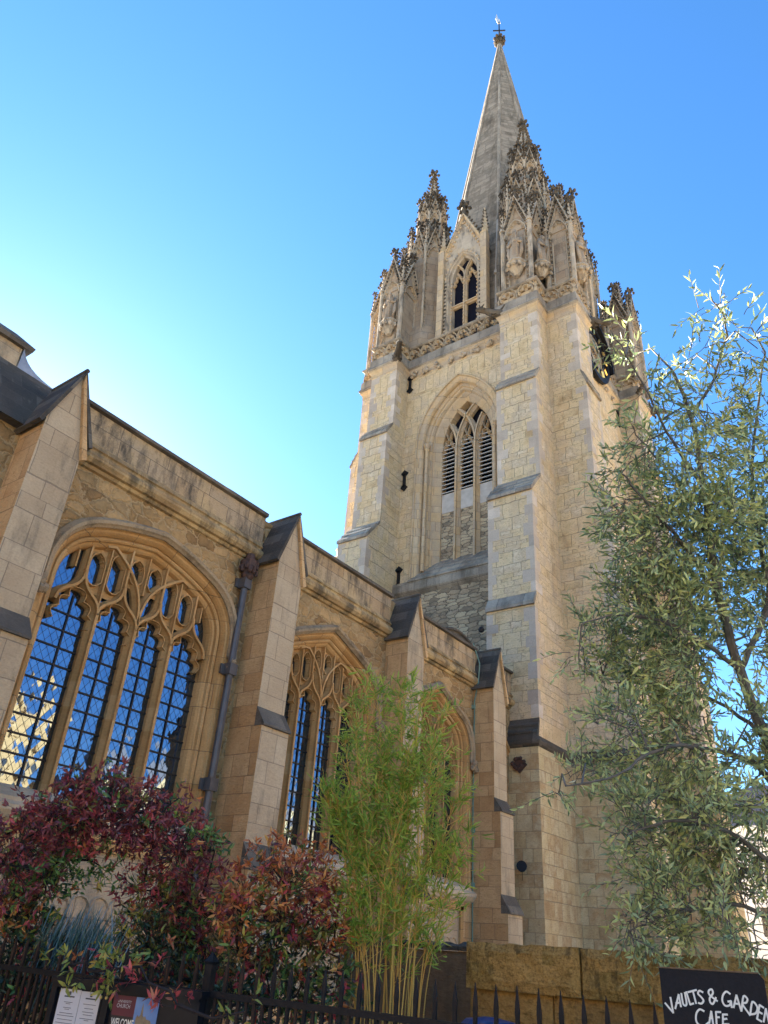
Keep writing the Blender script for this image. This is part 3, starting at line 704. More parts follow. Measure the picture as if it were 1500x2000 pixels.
bW = tower_buttress([31.0, 31.4, 32.1, 32.2, 32.3], fA, YNW, .2, XWW, 1)
# walls
b = B()
BP = pointed(3.2, 1.92, 20.35, 3.02, 11)
wall_arch(b, .734, 5.918, 13.6, 24.6, 14.0, BP, FE, 0, 0)
b.quad(FE(.734, 0, 0), FE(5.918, 0, 0), FE(5.918, 13.6, 0), FE(.734, 13.6, 0), 1)
b.quad((23.0, YNW, 0), (28.64, YNW, 0), (28.64, YNW, 24.6), (23.0, YNW, 24.6), 0)
b.quad((XW, YN, 0), (23.0, YN, 0), (23.0, YN, 24.6), (XW, YN, 24.6), 0)
b.quad((XWW, YNW, 0), (XWW, YS, 0), (XWW, YS, 24.6), (XWW, YNW, 24.6), 0)
b.quad((XW, YS, 0), (XWW, YS, 0), (XWW, YS, 24.6), (XW, YS, 24.6), 0)
b.quad((XW, YNW+.3, 25.0), (XWW, YNW+.3, 25.0), (XWW, YS, 25.0), (XW, YS, 25.0), 2)
b.build('wall', [M['tower'], M['tower_rub'], M['grey']], T, fix=False)

PLAN = [(21.8, 8.6), (21.8, YS), (20.79, YS), (20.79, 5.918), (XW, 5.918), (XW, .734), (20.79, .734), (20.79, YN), (XW, YN), (XW, -2.192), (23.0, -2.192), (23.0, YNW),
        (28.64, YNW), (28.64, -2.295), (XWW, -2.295), (XWW, YNW), (31.0, YNW), (31.0, .2), (XWW, .2), (XWW, YS), (23.1, YS), (23.1, 8.6)]
def off_plan(pl, d):
    n = len(pl); o = []
    for i in range(n):
        a, p, c = pl[i-1], pl[i], pl[(i+1) % n]
        d1 = (p[0]-a[0], p[1]-a[1]); d2 = (c[0]-p[0], c[1]-p[1])
        l1 = math.hypot(*d1); l2 = math.hypot(*d2)
        n1 = (d1[1]/l1, -d1[0]/l1); n2 = (d2[1]/l2, -d2[0]/l2)
        o.append((p[0]+d*(n1[0]+n2[0]), p[1]+d*(n1[1]+n2[1])))
    return o
def plan_loft(b, pl, prof, m=0):
    b.loft([[(x, y, z) for x, y in off_plan(pl, d)] for d, z in prof], m, False)
# moulded cornice below the parapet, its grey base band
b = B(); plan_loft(b, PLAN, [(0, 24.30), (.015, 24.33), (.02, 24.52), (.05, 24.60), (.10, 24.66), (.105, 24.70), (.13, 24.74)], 0)
b.build('cornice', M['dress'], T, fix=False)
b = B(); plan_loft(b, PLAN, [(.10, 24.74), (.17, 24.80), (.175, 24.86), (.11, 24.97), (.10, 25.36), (.05, 25.42), (-.12, 25.42), (-.2, 25.0)], 0)
pb = b.build('parapet', M['grey'], T, fix=False)
b = B(); plan_loft(b, PLAN, [(-.12, 26.06), (.06, 26.06), (.12, 26.11), (.125, 26.16), (.0, 26.24), (-.12, 26.2), (-.12, 26.06)], 0)
b.build('coping', M['grey'], pb, fix=False)
b = B()
for i in range(len(PLAN)):
    p, q = Vector(PLAN[i]), Vector(PLAN[(i+1) % len(PLAN)]); t = (q-p); L = t.length; t.normalize(); nrm = Vector((t.y, -t.x))
    fn = lambda u, z, d, p=p, t=t, nrm=nrm: (p.x+t.x*u+nrm.x*(.07-d), p.y+t.y*u+nrm.y*(.07-d), z)
    if i in (13, 15, 16, 17, 18, 19, 20): continue
    pierced = L > 3
    if not pierced: b.quad(fn(-.05, 25.4, .12), fn(L+.05, 25.4, .12), fn(L+.05, 26.08, .12), fn(-.05, 26.08, .12))
    n = max(1, round(L/.66)); wu = L/n
    for k in range(n):
        c = (k+.5)*wu
        w2 = wu*.40
        tre = arc(c+w2*.52, 25.60, w2*.46, -50, 110, 5)+arc(c, 25.80, w2*.46, 25, 155, 5)+arc(c-w2*.52, 25.60, w2*.46, 70, 230, 5)
        bar(b, tre[::-1], .085, -.02, .16, fn)
        bar(b, [(c-wu/2, 25.42), (c-wu/2, 25.66)], .07, -.01, .15, fn)
        for sg in (-1, 1): bar(b, bez((c+sg*wu*.5, 25.64), (c+sg*wu*.46, 25.95), (c+sg*wu*.16, 26.08), 5)[::sg], .06, 0, .14, fn)
b.build('pierced_tracery', M['dress'], pb, fix=False)
# carved corbel heads under the cornice
for k in range(8):
    b = B(); y = 1.05+k*.64
    for j in range(7): b.blob((XW-.10+random.uniform(-.07, .03), y+random.uniform(-.13, .13), 24.42+random.uniform(-.12, .12)), .08, .09, .09, 0, .3)
    b.build('carved_corbel', M['carved'], T)
for k in range(6):
    b = B(); x = 24.0+k*.75
    for j in range(7): b.blob((x+random.uniform(-.1, .1), YNW-.06+random.uniform(-.05, .03), 24.44+random.uniform(-.09, .09)), .07, .06, .07, 0, .3)
    b.build('carved_corbel', M['carved'], T)
# strings
b = B(); LOW = [(23.1, 9.6), (21.8, 9.6), (21.8, YS), (19.43, YS), (19.43, 5.918), (XW, 5.918), (XW, .734), (19.43, .734), (19.43, YN), (XW, YN), (XW, -3.04), (23.0, -3.04), (23.0, YNW), (28.64, YNW), (28.64, -3.1), (XWW, -3.1), (XWW, YS), (23.1, YS)]
plan_loft(b, LOW, [(0, 6.82), (.05, 6.86), (.085, 6.93), (.09, 6.98), (.03, 7.05), (0, 7.12)])
b.build('string_course', M['dark'], T, fix=False)
# belfry window
b = B()
sweep(b, jambs(BP, 14.0), [(.15, -.0), (.14, -.07), (.10, -.10), (.05, -.09), (.03, -.02), (0, -.005), (-.02, 0.0), (-.12, .05), (-.15, .10), (-.17, .16), (-.16, .22), (-.19, .26), (-.24, .25), (-.28, .28), (-.30, .34), (-.36, .36), (-.40, .42), (-.42, .5), (-.50, .53), (-.56, .58), (-.66, .66), (-.74, .72), (-.76, 1.05)], FE)
bw_ = b.build('belfry_window', M['dress'], T, fix=False)
b = B()
for sg in (-1, 1):
    y = 3.2+sg*1.60
    b.tube([(XW+.16, y, 14.45), (XW+.16, y, 20.2)], .075, 8)
    b.loft([[(XW+.16+r*math.cos(R(a)), y+r*math.sin(R(a)), z) for a in range(0, 360, 45)] for r, z in ((.08, 20.08), (.12, 20.16), (.10, 20.22), (.16, 20.34), (.16, 20.4))])
b.build('shaft', M['dress'], bw_)
IN = offset(BP, -.70)
b = B()
for sg in (-1, 1):
    m = 3.2+sg*.44
    bar(b, [(m, 14.75), (m, 20.25)], .33, .58, .95, FE, 0, .25)
    for s2 in (-1, 1):
        r = 2.75; pts = []
        for i in range(15):
            a = R(i*4.2); u = m+s2*(r-r*math.cos(a))*1.0; z = 20.2+r*math.sin(a)
            if abs(u-3.2) > 1.25 or z > arch_z(IN, u)+.08: break
            pts.append((u, z))
        if len(pts) > 1: bar(b, pts, .24, .6+.004*(s2+sg), .95, FE, 0, .25)
for c in (3.2-.88, 3.2, 3.2+.88):
    for s2 in (-1, 1):
        h = bez3((c+s2*.27, 20.05), (c+s2*.27, 20.35), (c+s2*.1, 20.4), (c, 20.72), 8)
        if s2 > 0: h = h[::-1]
        bar(b, foils(h, 3, .35), .06, .68, .9, FE); bar(b, [(c, 20.7), (c+s2*.14, 21.15)], .05, .7, .9, FE)
b.build('tracery', M['dress'], bw_)
for c in (3.2-.88, 3.2, 3.2+.88):
    b = B()
    for k in range(13):
        z = 18.12+k*.195
        b.hexa([(XW+.72, c-.29, z), (XW+1.0, c-.29, z+.16), (XW+1.0, c+.29, z+.16), (XW+.72, c+.29, z), (XW+.72, c-.29, z+.04), (XW+1.0, c-.29, z+.2), (XW+1.0, c+.29, z+.2), (XW+.72, c+.29, z+.04)])
    b.build('louvres', M['louvre'], bw_)
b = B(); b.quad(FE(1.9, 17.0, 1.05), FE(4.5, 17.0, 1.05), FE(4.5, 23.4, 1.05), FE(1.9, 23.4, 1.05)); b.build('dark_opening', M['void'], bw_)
b = B(); b.box(XW+.80, XW+1.0, 1.95, 4.45, 14.5, 17.2, 0); b.box(XW+.78, XW+1.0, 1.95, 4.45, 17.2, 18.1, 1); b.build('blocked_lower_lights', [M['tower_rub'], M['louvre']], bw_)
b = B()
prof = [(-.16, 13.98), (.82, 15.12)]
for k in range(4):
    t0, t1 = k/4, (k+1)/4; d0, d1 = lerp(-.17, .86, t0), lerp(-.17, .86, t1); z0, z1 = lerp(13.95, 15.1, t0), lerp(13.95, 15.1, t1)
    u0, u1 = lerp(1.2, 1.9, t0), lerp(5.2, 4.5, t0)
    b.prism([FE(u0, z0-.02, d0-.05), FE(u0, z0+.03, d0-.05), FE(u0, z1+.03, d1), FE(u0, z0-.1, d1)], [FE(u1, z0-.02, d0-.05), FE(u1, z0+.03, d0-.05), FE(u1, z1+.03, d1), FE(u1, z0-.1, d1)])
pr = [(0, 13.42), (-.10, 13.5), (-.17, 13.58), (-.18, 13.66), (-.17, 13.97), (0, 14.02)]
b.strip([[FE(.736, z, d) for d, z in pr], [FE(5.916, z, d) for d, z in pr]])
b.build('sloping_sill', M['grey'], bw_)
# iron tie plates
def tie(p, ax, name='tie_plate', mt='iron', s=1.3):
    b = B(); v = Vector(p); h = Vector((0, 1, 0)) if ax == 'x' else Vector((1, 0, 0)); nn = Vector((-1, 0, 0)) if ax == 'x' else Vector((0, -1, 0))
    def plate(pts):
        b.prism([v+h*a*s+Vector((0, 0, c*s))+nn*.005 for a, c in pts], [v+h*a*s+Vector((0, 0, c*s))+nn*.06 for a, c in pts])
    plate([(-.05, -.25), (.05, -.25), (.05, .25), (-.05, .25)])
    for sg in (-1, 1): plate([(-.14, sg*.27), (0, sg*.4), (.14, sg*.27), (.06, sg*.18), (-.06, sg*.18)][::sg])
    b.build(name, M[mt], T)
for z in (24.0, 18.82, 14.3): tie((XW, 5.76, z), 'x')
tie((28.35, YNW, 23.7), 'y')
b = B(); b.prism([(19.425, -.35+a*.22, 6.35+c*.22) for a, c in ((0, -1), (1, 0), (0, 1), (-1, 0))], [(19.36, -.35+a*.22, 6.35+c*.22) for a, c in ((0, -1), (1, 0), (0, 1), (-1, 0))])
for i in range(10): b.blob((19.36, -.35+random.uniform(-.2, .2), 6.35+random.uniform(-.2, .2)), .04, .06, .06, 0, .3)
b.build('tie_plate', M['hopper'], T)
# gargoyles
def gargoyle(base, dirn, s=1.0):
    b = B(); p = Vector(base); d = Vector(dirn).normalized(); up = Vector((0, 0, 1))
    pts = [p-d*.2, p+d*.15*s+up*.02, p+d*.45*s+up*.1*s, p+d*.75*s+up*.2*s, p+d*.95*s+up*.24*s, p+d*1.12*s+up*.2*s]
    b.tube(pts, [.2*s, .23*s, .17*s, .12*s, .14*s, .06*s], 8)
    sd = d.cross(up)
    for sg in (-1, 1):
        b.tube([p+d*.9*s+sd*sg*.08*s+up*.3*s, p+d*.8*s+sd*sg*.14*s+up*.45*s], [.05*s, .015*s], 5)
        b.tube([p+d*.3*s+sd*sg*.14*s, p+d*.55*s+sd*sg*.15*s-up*.12*s, p+d*.5*s+sd*sg*.13*s-up*.22*s], [.07*s, .05*s, .05*s], 5)
        b.tube([p+d*.1*s+sd*sg*.12*s+up*.15*s, p-d*.05*s+sd*sg*.25*s+up*.4*s], [.07*s, .02*s], 5)
    for i in range(8): b.blob(p+d*random.uniform(0, .9)*s+sd*random.uniform(-.12, .12)*s+up*random.uniform(.05, .3)*s, .06*s, None, None, 0, .3)
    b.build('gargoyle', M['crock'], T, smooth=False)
gargoyle((20.85, .62, 24.9), (-.6, .8, 0)); gargoyle((20.85, 6.0, 24.9), (-.75, -.65, 0)); gargoyle((22.95, -2.1, 24.9), (.75, -.65, 0), 1.05); gargoyle((30.0, -2.3, 24.9), (.8, -.6, 0)); gargoyle((28.75, -2.2, 24.9), (-.7, -.7, 0), .7)

# ------------------------------------------------------------------ pinnacles, niches, dormers, spire
def crockets(b, p, q, n, size, outv, m=1):
    """leafy knobs along an edge"""
    p, q, o = Vector(p), Vector(q), Vector(outv).normalized()
    for i in range(n):
        c = p.lerp(q, (i+.5)/n)+o*size*.55
        b.blob(c, size*.6, size*.6, size*.45, m, .3, 5, 3); b.blob(c+o*size*.5+Vector((0, 0, size*.35)), size*.42, size*.42, size*.36, m, .3, 5, 3)
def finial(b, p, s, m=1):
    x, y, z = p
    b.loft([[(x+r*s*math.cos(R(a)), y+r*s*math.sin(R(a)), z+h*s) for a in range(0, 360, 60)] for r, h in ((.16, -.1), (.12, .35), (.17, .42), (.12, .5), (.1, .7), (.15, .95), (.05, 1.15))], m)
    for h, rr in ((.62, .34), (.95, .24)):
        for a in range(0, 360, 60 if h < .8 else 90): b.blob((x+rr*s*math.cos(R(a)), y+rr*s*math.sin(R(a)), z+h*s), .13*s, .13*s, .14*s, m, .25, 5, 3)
def spirelet(b, c, r, z0, z1, n=8, rot=22.5, m=0, ck=9, cs=.11):
    base = [(c[0]+r*math.cos(R(rot+i*360/n)), c[1]+r*math.sin(R(rot+i*360/n)), z0) for i in range(n)]
    top = [(c[0]+.05*math.cos(R(rot+i*360/n)), c[1]+.05*math.sin(R(rot+i*360/n)), z1) for i in range(n)]
    b.prism(base, top, m)
    for i in range(n): crockets(b, base[i], top[i], ck, cs*1.0, (base[i][0]-c[0], base[i][1]-c[1], .0))
def frame(origin, t, nrm):
    """fn(u,z,d): u along t, d inwards (against nrm)"""
    o, t, nrm = Vector(origin), Vector(t), Vector(nrm)
    return lambda u, z, d: (o.x+t.x*u-nrm.x*d, o.y+t.y*u-nrm.y*d, z)
def beads(b, fn, path, n, d, r, m=0):
    L = [0]
    for a, c in zip(path, path[1:]): L.append(L[-1]+math.hypot(c[0]-a[0], c[1]-a[1]))
    for j in range(n):
        t = L[-1]*(j+.5)/n
        for i in range(len(path)-1):
            if L[i] <= t <= L[i+1]:
                k = (t-L[i])/((L[i+1]-L[i]) or 1e-9); u, z = lerp(path[i][0], path[i+1][0], k), lerp(path[i][1], path[i+1][1], k)
                b.blob(fn(u, z, d), r, r, r, m, .2, 5, 3); break
def gable(b, fn, hw, zs, za, d=0, bd=9, ck=7, thick=.22):
    """steep open gable with inner pointed arch, ballflowers and crockets (carved)"""
    pth = [(-hw, zs), (0, za), (hw, zs)]
    bar(b, pth, .16, d-.06, d+thick, fn)
    inn = [(-hw*.72, zs+.02), (0, lerp(zs, za, .68)), (hw*.72, zs+.02)]
    bar(b, inn, .07, d-.02, d+thick*.8, fn)
    beads(b, fn, offset(pth, -.13), bd*2, d-.02, .055, 1)
    ar = pointed(0, hw*.74, zs-.35, (za-zs)*.42, 6)
    bar(b, ar, .1, d-.05, d+thick, fn); bar(b, foils(offset(ar, -.09), 5, .5), .06, d, d+thick*.7, fn)
    b.poly([fn(-hw, zs, d+thick*.7), fn(hw, zs, d+thick*.7), fn(0, za, d+thick*.7)])
    for sg in (-1, 1):
        p, q = fn(sg*hw, zs, d+.05), fn(0, za, d+.05); o = Vector(fn(sg, .45, 0))-Vector(fn(0, 0, 0))
        crockets(b, p, q, ck, .12, o)
    x, y, z = fn(0, za, d+.05); finial(b, (x, y, z), .62)
def shaftpin(b, x, y, z0, z1, r=.10, tip=.9):
    b.tube([(x, y, z0), (x, y, z1)], r, 8); b.tube([(x, y, z1), (x, y, z1+.08)], r*1.5, 8)
    b.tube([(x, y, z1+.08), (x, y, z1+tip)], [r*1.15, .02], 6)
    for a in range(0, 360, 90): crockets(b, (x+r*math.cos(R(a)), y+r*math.sin(R(a)), z1+.1), (x, y, z1+tip), 4, .07, (math.cos(R(a)), math.sin(R(a)), 0))
    finial(b, (x, y, z1+tip-.05), .36)

def tabernacle(cx, cy, hx, hy, z0, zs, za, faces, spir=True):
    o = thing_part('canopied_niche', T)
    b = B(); b.box(cx-hx+.14, cx+hx-.14, cy-hy+.14, cy+hy-.14, z0-.6, zs+.5, 0); b.build('niche_body', M['panel'], o)
    g_ = B()
    for f in faces:
        nrm = {'e': (-1, 0, 0), 'n': (0, -1, 0), 'w': (1, 0, 0), 's': (0, 1, 0)}[f]
        t = (0, 1, 0) if f in 'ew' else (1, 0, 0); hw = hy if f in 'ew' else hx; dd = hx if f in 'ew' else hy
        fn = frame((cx+nrm[0]*dd, cy+nrm[1]*dd, 0), t, nrm)
        gable(g_, fn, hw, zs, za)
        for sg in (-1, 1): beads(g_, fn, [(sg*(hw-.22), z0), (sg*(hw-.22), zs-.3)], 11, .1, .05)
        for sg in (-1, 1): bar(g_, [(sg*(hw-.3), z0-.2), (sg*(hw-.3), zs-.3)], .06, .06, .2, fn)
    g_.build('gable', [M['carved'], M['crock']], o, fix=False)
    s = B()
    for sx in (-1, 1):
        for sy in (-1, 1): shaftpin(s, cx+sx*(hx-.05), cy+sy*(hy-.05), z0-.6, zs+random.uniform(.1, .3), .11, 1.3)
    s.build('corner_shaft', [M['carved'], M['crock']], o, fix=False)
    r_ = B()   # crossing roofs
    r_.prism([(cx-hx+.1, cy-hy+.15, zs), (cx-hx+.1, cy, za-.25), (cx-hx+.1, cy+hy-.15, zs)], [(cx+hx-.1, cy-hy+.15, zs), (cx+hx-.1, cy, za-.25), (cx+hx-.1, cy+hy-.15, zs)])
    r_.prism([(cx-hx+.15, cy-hy+.1, zs), (cx, cy-hy+.1, za-.25), (cx+hx-.15, cy-hy+.1, zs)], [(cx-hx+.15, cy+hy-.1, zs), (cx, cy+hy-.1, za-.25), (cx+hx-.15, cy+hy-.1, zs)])
    if spir: spirelet(r_, (cx, cy), min(hx, hy)*.6, zs+1.0, za+1.5, ck=8, cs=.1)
    r_.build('niche_roof', [M['panel'], M['crock']], o, fix=False)
    return o
def thing_part(name, parent, loc=(0, 0, 0)):
    o = bpy.data.objects.new(name, None); o.empty_display_size = .2; COL.objects.link(o); o.parent = parent
    o.location = Vector(loc)-parent.location if loc != (0, 0, 0) else (0, 0, 0); return o

def turret(cx, cy):
    o = thing_part('corner_pinnacle', T)
    n = 8; rot = 22.5; r1, r2 = 1.2, .78
    oc = lambda r, z: [(cx+r*math.cos(R(rot+i*45)), cy+r*math.sin(R(rot+i*45)), z) for i in range(n)]
    b = B(); b.loft([oc(1.42, 23.5), oc(1.42, 27.2), oc(1.2, 28.0), oc(1.12, 28.02), oc(1.12, 33.6), oc(.7, 34.6), oc(.68, 37.0)]); b.build('shaft_panels', M['panel'], o)
    g_ = B()
    for i in range(n):
        a = i*45; nrm = (math.cos(R(a)), math.sin(R(a)), 0)
        t = (-nrm[1], nrm[0], 0); ap = r1*math.cos(R(22.5)); fn = frame((cx+nrm[0]*ap, cy+nrm[1]*ap, 0), t, nrm)
        hw = r1*math.sin(R(22.5))
        gable(g_, fn, hw, 33.1, 34.95, .0, 4, 4, .16)
        for sg in (-1, 1): beads(g_, fn, [(sg*(hw-.1), 28.1), (sg*(hw-.1), 32.8)], 15, .06, .055)
        ap2 = r2*math.cos(R(22.5)); fn2 = frame((cx+nrm[0]*ap2, cy+nrm[1]*ap2, 0), t, nrm); h2 = r2*math.sin(R(22.5))
        gable(g_, fn2, h2, 36.5, 37.75, .0, 3, 3, .12)
    g_.build('gablets', [M['carved'], M['crock']], o, fix=False)
    s = B()
    for i in range(n):
        x, y = cx+r1*1.04*math.cos(R(rot+i*45)), cy+r1*1.04*math.sin(R(rot+i*45))
        shaftpin(s, x, y, 27.6, 33.6, .075, 1.5)
        x, y = cx+r2*1.02*math.cos(R(rot+i*45)), cy+r2*1.02*math.sin(R(rot+i*45))
        s.tube([(x, y, 34.4), (x, y, 36.7)], .06, 6); finial(s, (x, y, 36.75), .42)
    s.build('pinnacle_shafts', [M['carved'], M['crock']], o, fix=False)
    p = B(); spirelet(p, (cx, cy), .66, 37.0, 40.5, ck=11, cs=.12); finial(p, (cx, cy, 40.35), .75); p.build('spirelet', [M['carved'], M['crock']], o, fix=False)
    return o
for cx in (23.17, 28.83):
    for cy in (.37, 6.03): turret(cx, cy)
tabernacle(21.62, -.08, .78, .70, 26.3, 29.75, 32.0, 'en')
tabernacle(21.62, 6.62, .78, .64, 26.3, 29.75, 32.0, 'en')
tabernacle(22.5, -1.62, .62, .62, 26.3, 29.8, 32.1, 'enw')
tabernacle(29.4, -1.75, .80, .66, 26.3, 29.6, 31.8, 'en')
tabernacle(22.4, 7.95, .6, .6, 26.3, 29.7, 32.0, 'es')
tabernacle(30.3, -.7, .6, .6, 26.3, 29.6, 31.8, 'nw')

def dormer(fn):
    o = thing_part('spire_dormer', T)
    b = B(); path = pointed(0, .80, 29.9, 1.5, 8)
    wall_arch(b, -1.1, 1.1, 25.2, 31.6, 25.2, path, fn, 0)
    b.poly([fn(-1.1, 31.6, 0), fn(1.1, 31.6, 0), fn(0, 34.1, 0)])
    for sg in (-1, 1): b.quad(fn(sg*1.1, 25.2, 0), fn(sg*1.1, 25.2, 3), fn(sg*1.1, 31.6, 3), fn(sg*1.1, 31.6, 0))
    sweep(b, jambs(path, 25.2), [(.2, -.01), (.18, -.08), (.1, -.08), (.06, -.012), (0, -.012), (-.06, .1), (-.12, .14), (-.16, .35)], fn)
    b.build('dormer_front', M['carved'], o, fix=False)
    r_ = B()
    for sg in (-1, 1): r_.quad(fn(sg*1.2, 31.4, -.08), fn(0, 34.25, -.08), fn(0, 34.25, 3), fn(sg*1.2, 31.4, 3))
    r_.build('dormer_roof', M['spire'], o, fix=False)
    g_ = B(); pth = [(-1.2, 31.4), (0, 34.2), (1.2, 31.4)]; bar(g_, pth, .2, -.14, .1, fn)
    beads(g_, fn, offset(pth, -.24), 18, -.02, .07)
    for sg in (-1, 1):
        o2 = Vector(fn(sg, .4, 0))-Vector(fn(0, 0, 0)); crockets(g_, fn(sg*1.2, 31.5, 0), fn(0, 34.2, 0), 9, .13, o2)
        beads(g_, fn, [(sg*.95, 26.4), (sg*.95, 29.9)], 14, -.05, .085, 1); beads(g_, fn, [(sg*.70, 26.4), (sg*.70, 29.9)], 14, .1, .05)
    beads(g_, fn, offset(path, .16), 13, -.06, .07)
    x, y, z = fn(0, 34.2, -.02); finial(g_, (x, y, z), .85)
    for sg in (-1, 1):
        p = B.__new__(B)
        x, y, z = fn(sg*1.18, 0, -.02)
        g_.box(x-.16, x+.16, y-.16, y+.16, 25.2, 32.1); g_.tube([(x, y, 32.1), (x, y, 33.9)], [.2, .03], 4)
        for a in range(0, 360, 90): crockets(g_, (x+.17*math.cos(R(a)), y+.17*math.sin(R(a)), 32.2), (x, y, 33.8), 6, .08, (math.cos(R(a)), math.sin(R(a)), 0))
    g_.build('dormer_gable', [M['dress'], M['crock']], o, fix=False)
    t = B()
    bar(t, [(0, 25.4), (0, 29.9)], .2, .08, .32, fn); bar(t, [(-.7, 28.2), (.7, 28.2)], .16, .09, .32, fn)
    for sg in (-1, 1):
        bar(t, bez((0, 29.8), (sg*.02, 30.6), (sg*.45, 30.95), 6), .12, .1, .32, fn)
        c = sg*.36
        h = bez3((c+.3, 29.6), (c+.3, 30.0), (c+.1, 30.05), (c, 30.35), 6); bar(t, foils(h, 3, .35)[::1], .07, .14, .3, fn)
        h = bez3((c-.3, 29.6), (c-.3, 30.0), (c-.1, 30.05), (c, 30.35), 6)[::-1]; bar(t, foils(h, 3, .35), .07, .14, .3, fn)
    beads(t, fn, [(0, 25.6), (0, 29.8)], 18, .07, .05)
    t.build('dormer_tracery', M['dress'], o, fix=False)
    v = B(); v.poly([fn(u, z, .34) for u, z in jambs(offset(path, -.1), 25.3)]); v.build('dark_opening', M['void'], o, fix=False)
    return o
dormer(frame((21.98, 3.25, 0), (0, 1, 0), (-1, 0, 0)))
dormer(frame((26.0, -.95, 0), (1, 0, 0), (0, -1, 0)))
# spire
b = B(); SC = (26.0, 3.08)
sr = lambda z: .143*(56.0-z)+.07
oc = lambda r, z: [(SC[0]+r*math.cos(R(22.5+i*45)), SC[1]+r*math.sin(R(22.5+i*45)), z) for i in range(8)]
b.loft([oc(min(sr(z), 3.85), z) for z in (24.9, 29.6, 35, 45, 56.0)])
sp = b.build('spire', M['spire'], T)
b = B()
for i in range(8):
    c, s_ = math.cos(R(22.5+i*45)), math.sin(R(22.5+i*45))
    b.tube([(SC[0]+min(sr(z), 3.85)*c, SC[1]+min(sr(z), 3.85)*s_, z) for z in (25, 29.6, 35, 45, 56)], [.11, .11, .1, .09, .06], 6)
b.build('edge_rolls', M['grey'], sp)
b = B()
for z in (56.0,):
    b.loft([oc(r, z+h) for r, h in ((.1, -.05), (.2, .05), (.26, .15), (.16, .3), (.24, .45), (.3, .6), (.2, .8), (.06, .95))])
    for h, rr in ((.2, .28), (.58, .34)):
        for a in range(0, 360, 45): b.blob((SC[0]+rr*math.cos(R(a)), SC[1]+rr*math.sin(R(a)), 56+h), .12, .12, .14, 0, .3)
b.build('spire_finial', M['crock'], sp)
b = B(); x, y = SC
b.tube([(x, y, 56.8), (x, y, 58.9)], [.06, .04], 6); b.tube([(x-.19, y+.38, 57.85), (x+.19, y-.38, 57.7)], .05, 6)
wv = b.build('vane_cross', M['iron'], sp)
b = B(); b.prism([(x-.09*a, y+.18*a, 58.75+c) for a, c in ((-.6, 0), (.5, 0), (1.2, .7), (.8, 1.3), (.35, .6), (-.2, .55))], [(x-.09*a+.04, y+.18*a+.02, 58.75+c) for a, c in ((-.6, 0), (.5, 0), (1.2, .7), (.8, 1.3), (.35, .6), (-.2, .55))])
b.build('vane_flag', M['silver'], sp)
b = B(); b.tube([(22.35, 1.75, 26.2), (22.5, 1.75, 30.0), (22.9, 1.85, 33.5), (23.6, 2.0, 37)], .06, 6)
for z in (27.5, 29.5): b.tube([(22.4, 1.75, z), (22.45, 1.75, z+.25)], .09, 6)
b.build('conductor_pipe', M['louvre'], T)

# statues in the niches
def statue(x, y, z, facing, label, h=1.85, mitre=True):
    th = thing('niche_statue', (x, y, z), label, 'statue', 'statues in the tower niches')
    b = B(); f = Vector((facing[0], facing[1], 0)); sd = Vector((-f.y, f.x, 0)); s = h/1.85
    P = lambda a, c, hgt: (x+sd.x*a*s+f.x*c*s, y+sd.y*a*s+f.y*c*s, z+hgt*s)
    rings = []
    for hgt, ra, rc, sh in ((0, .30, .24, 0), (.25, .27, .22, 0), (.7, .24, .19, 0), (1.0, .22, .16, .01), (1.25, .27, .17, .02), (1.42, .27, .16, .02), (1.5, .15, .12, .03), (1.55, .09, .09, .04), (1.6, .095, .1, .05), (1.68, .115, .13, .06), (1.76, .11, .125, .06), (1.84, .08, .09, .05)):
        rings.append([P(ra*math.cos(R(a))*(1+(.1*math.sin(a*.12+3*hgt) if hgt < 1.1 else 0)), sh+rc*math.sin(R(a))*(1+(.13*math.cos(R(a*7)) if hgt < 1.1 else 0)), hgt) for a in range(0, 360, 15)])
    b.loft(rings)
    for sg in (-1, 1):
        b.tube([P(sg*.26, .02, 1.4), P(sg*.31, .06, 1.1), P(sg*.12, .24, 1.02+.12*(sg > 0))], [.085, .075, .05], 7)
        b.blob(P(sg*.1, .26, 1.03+.12*(sg > 0)), .055*s, None, None, 0, .1)
        b.tube([P(sg*.3, .0, 1.3), P(sg*.3, .05, .6), P(sg*.22, .08, .1)], [.06, .09, .05], 6)
    b.blob(P(0, .19, 1.7), .022*s); b.blob(P(.045, .165, 1.73), .016*s); b.blob(P(-.045, .165, 1.73), .016*s)
    if mitre: b.loft([[P(r_*math.cos(R(a)), .05+r2*math.sin(R(a)), hh) for a in range(0, 360, 30)] for r_, r2, hh in ((.115, .12, 1.78), (.13, .1, 1.9), (.03, .03, 2.08))])
    b.tube([P(.2, .27, .05), P(.17, .28, 1.0), P(.16, .28, 1.75)], .022*s, 5)
    b.build('figure', M['panel'], th, smooth=True)
    c = B(); c.loft([[P(r_*math.cos(R(a)), r_*math.sin(R(a))-.05, hh) for a in range(0, 360, 45)] for r_, hh in ((.12, -.75), (.3, -.45), (.42, -.25), (.38, -.15), (.45, -.1), (.42, 0))])
    for a in range(0, 360, 40): c.blob(P(.38*math.cos(R(a)), .38*math.sin(R(a)), -.32), .1, .1, .12, 0, .3)
    c.build('corbel', M['carved'], th)
statue(20.80, -.08, 27.55, (-1, 0), 'robed stone bishop with staff in the east niche beside the near corner gargoyle')
statue(21.45, -.98, 27.5, (0, -1), 'slim stone figure in shadow between the two near corner gables', 1.8, False)
statue(22.5, -2.30, 27.5, (0, -1), 'stone figure in the right facing niche above the curved gargoyle')
statue(20.80, 6.6, 27.55, (-1, 0), 'worn robed stone figure in the niche of the far left tower corner', 1.85, False)
